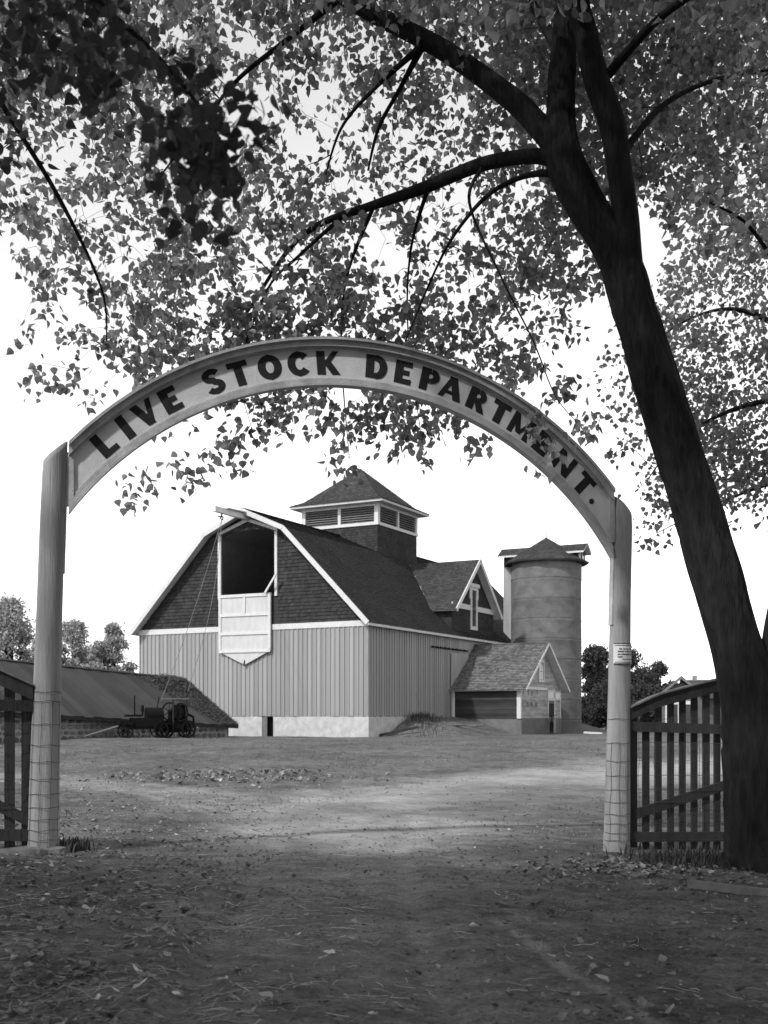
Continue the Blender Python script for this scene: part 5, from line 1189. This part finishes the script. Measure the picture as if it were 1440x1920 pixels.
# trampled dry grass of the yard
def yard_grass():
    r = random.Random(77); mb = MB(); n = 0
    while n < 16000:
        y = r.uniform(16, 46); x = r.uniform(-.37, .37)*y
        if min(pdist(x, y, lane_pts), 9) < 1.5+.5*r.random() or r.random() > .12+1.7*max(0, noise.noise(Vector((x*.5, y*.35, 31)))): continue
        if x < -7 and y > 39: continue
        z = G(x, y)-.01; h = r.uniform(.015, .06); a = r.uniform(0, 6.28); l = r.uniform(.02, .10); w = r.uniform(.004, .010)*(1+(y-16)*.03)
        dx, dy = math.cos(a), math.sin(a)
        mb.add([(x-dy*w, y+dx*w, z), (x+dy*w, y-dx*w, z), (x+dx*l, y+dy*l, z+h)], [(0,1,2)]); n += 1
    tag(mb.build('yard_grass', MAT['yardgrass']), 'sparse trampled dry grass over the yard beyond the gateway', 'grass', None, 'stuff')
yard_grass()

# fallen leaves, twigs and straw
def litter():
    r = random.Random(21); mbL = MB(); mbS = MB()
    def height(x, y): return G(x, y)+micro(x, y, pdist(x, y, lane_pts), pdist(x, y, lane2))
    def place_leaf(mb, x, y, sz, curl):
        z = height(x, y)+.006; a = r.uniform(0, 6.28); c, s = math.cos(a), math.sin(a); t1, t2 = r.gauss(0, .25), r.gauss(0, .25)
        vs = []
        for u, v, w in LV:
            xx, yy = u*sz, v*sz; zz = (abs(u)*curl+abs(w)*.4+(v*v)*curl*.5)*sz+t1*xx+t2*yy
            vs.append((x+xx*c-yy*s, y+xx*s+yy*c, z+max(-.004, zz)))
        mb.add(vs, LF)
    n = 0
    while n < 5200:
        y = 5.2+abs(r.gauss(0, 1))*7.5; x = r.uniform(-.40, .40)*y
        if y > 34: continue
        w = .30+.7*smooth(.4, -3.0, x)+(.7 if (x > 1.6 and 11 < y < 14) else 0)
        w *= .18+.82*smooth(.25, 2.0, pdist(x, y, lane_pts)) if x > -1.2 else 1
        w *= .35+1.3*max(0, noise.noise(Vector((x*1.1, y*1.1, 7))))
        if r.random() > w: continue
        place_leaf(mbL, x, y, r.choice((r.uniform(.012, .03), r.uniform(.02, .05), r.uniform(.03, .065))), r.uniform(.1, .8)); n += 1
    for i in range(200):
        x, y = r.gauss(-3.4, 1.3), r.gauss(25.5, 1.1); place_leaf(mbL, x, y, r.uniform(.05, .12), r.uniform(.2, .9))
    for i in range(300):
        x, y = r.gauss(2.9, .7), r.gauss(12.2, .5); place_leaf(mbL, x, y, r.uniform(.03, .075), r.uniform(.1, .8))
    tag(mbL.build('leaf_litter', MAT['litter']), 'scattered dry fallen leaves over the dirt', 'leaves', None, 'stuff')
    n = 0
    while n < 2300:
        y = 5.0+abs(r.gauss(0, 1))*4.5; x = r.uniform(-.42, .42)*y
        w = .05+.95*smooth(.6, -1.2, x); w *= .25+1.5*max(0, noise.noise(Vector((x*1.3+4, y*1.3, 2))))
        if r.random() > w: continue
        L_ = r.choice([r.uniform(.03, .10), r.uniform(.05, .16), r.uniform(.1, .28)]); a = r.uniform(0, 6.28); wd = r.uniform(.0012, .003); pts = []
        c, s = math.cos(a), math.sin(a); bend = r.gauss(0, .22)
        for k in range(4):
            t = k/3-.5; pts.append((x+c*t*L_-s*bend*t*t*L_, y+s*t*L_+c*bend*t*t*L_, height(x+c*t*L_, y+s*t*L_)+.004+abs(r.gauss(0, .006))))
        mbS.tube(pts, [wd, wd, wd, wd*.5], 3, False); n += 1
    tag(mbS.build('straw_litter', MAT['straw']), 'scattered straw stalks and fine twigs over the near dirt', 'straw', None, 'stuff')
    # crumbs of dirt trodden loose
    mbC = MB(); n = 0
    while n < 15000:
        y = 5.0+abs(r.gauss(0, 1))*9; x = r.uniform(-.42, .42)*y
        if y > 46 or r.random() > .25+1.6*max(0, noise.noise(Vector((x*.9, y*.9, 17)))): continue
        if x < -5.8 and y > 38: continue
        z = height(x, y); q = r.choice((.004, .006, .009, .015))*(1 if y > 9 else .75)*(1+max(0, y-9)*.055)*r.uniform(.7, 1.3); a = r.uniform(0, 1.6); c, s_ = math.cos(a)*q, math.sin(a)*q; k = r.uniform(.35, .7)
        mbC.add([(x+c, y+s_, z), (x-s_*k, y+c*k, z), (x-c*r.uniform(.6, 1), y-s_, z), (x+s_, y-c, z), (x+r.gauss(0, .2)*q, y+r.gauss(0, .2)*q, z+q*r.uniform(.5, .9))], [(0,1,4), (1,2,4), (2,3,4), (3,0,4)]); n += 1
    for i in range(900):                                # a low heap of dark clods left of the lane
        x, y = r.gauss(-3.3, 1.2), r.gauss(25.6, .7); z = height(x, y)-.01; q = r.choice((.03, .05, .08))*r.uniform(.6, 1.3); a = r.uniform(0, 1.6); c, s_ = math.cos(a)*q, math.sin(a)*q
        mbC.add([(x+c, y+s_, z), (x-s_, y+c, z), (x-c, y-s_, z), (x+s_, y-c, z), (x+r.gauss(0, .3)*q, y+r.gauss(0, .3)*q, z+q*r.uniform(.5, 1.1))], [(0,1,4), (1,2,4), (2,3,4), (3,0,4)])
    tag(mbC.build('dirt_crumbs', MAT['crumb']), 'loose crumbs of trodden dirt over the lane and yard', 'dirt', None, 'stuff')
    # the larger leaves lying singly in the foreground
    mes = []
    for k in range(4):
        mb = MB(); vs = []
        for u, v, w in LV: vs.append((u, v-.5, abs(u)*r.uniform(.3, .7)+v*v*r.uniform(.05, .45)+.03))
        mb.add(vs, LF); mes.append(mb.mesh('fallen_leaf', MAT['litterobj']))
    spots = [(372,1773),(255,1825),(518,1768),(390,1815),(262,1852),(185,1875),(500,1872),(430,1700),(215,1860),(340,1705),(160,1706),(440,1705),(605,1800),(620,1790),(90,1680),(30,1800),(15,1790),(420,1840),(333,1870),(890,1740),(560,1755),(450,1770),(1130,1840),(1080,1870),(1180,1915),(930,1680),(1220,1890),(1130,1630),(1265,1670),(1285,1660),(1365,1685),(1090,1612),(780,1870),(660,1765),(700,1905),(270,1700),(245,1705),(350,1650),(820,1815)]
    for i, (px, py) in enumerate(spots):
        t = 12.
        for _ in range(8):
            x, y = (px-CX)/F*t, t; t = (CZ-height(x, y))*F/(py-HY)
        x, y = (px-CX)/F*t, t; o = link('fallen_leaf', mes[i % 4]); sz = r.uniform(.045, .08); o.location = (x, y, height(x, y)+.004); o.rotation_euler = (r.gauss(0, .2), r.gauss(0, .2), r.uniform(0, 6.28)); o.scale = (sz*r.uniform(.45, .9), sz*1.1, sz)
        tag(o, 'single pale curled leaf lying on the bare dirt of the foreground', 'leaf', 'pale leaves lying singly in the foreground')
litter()
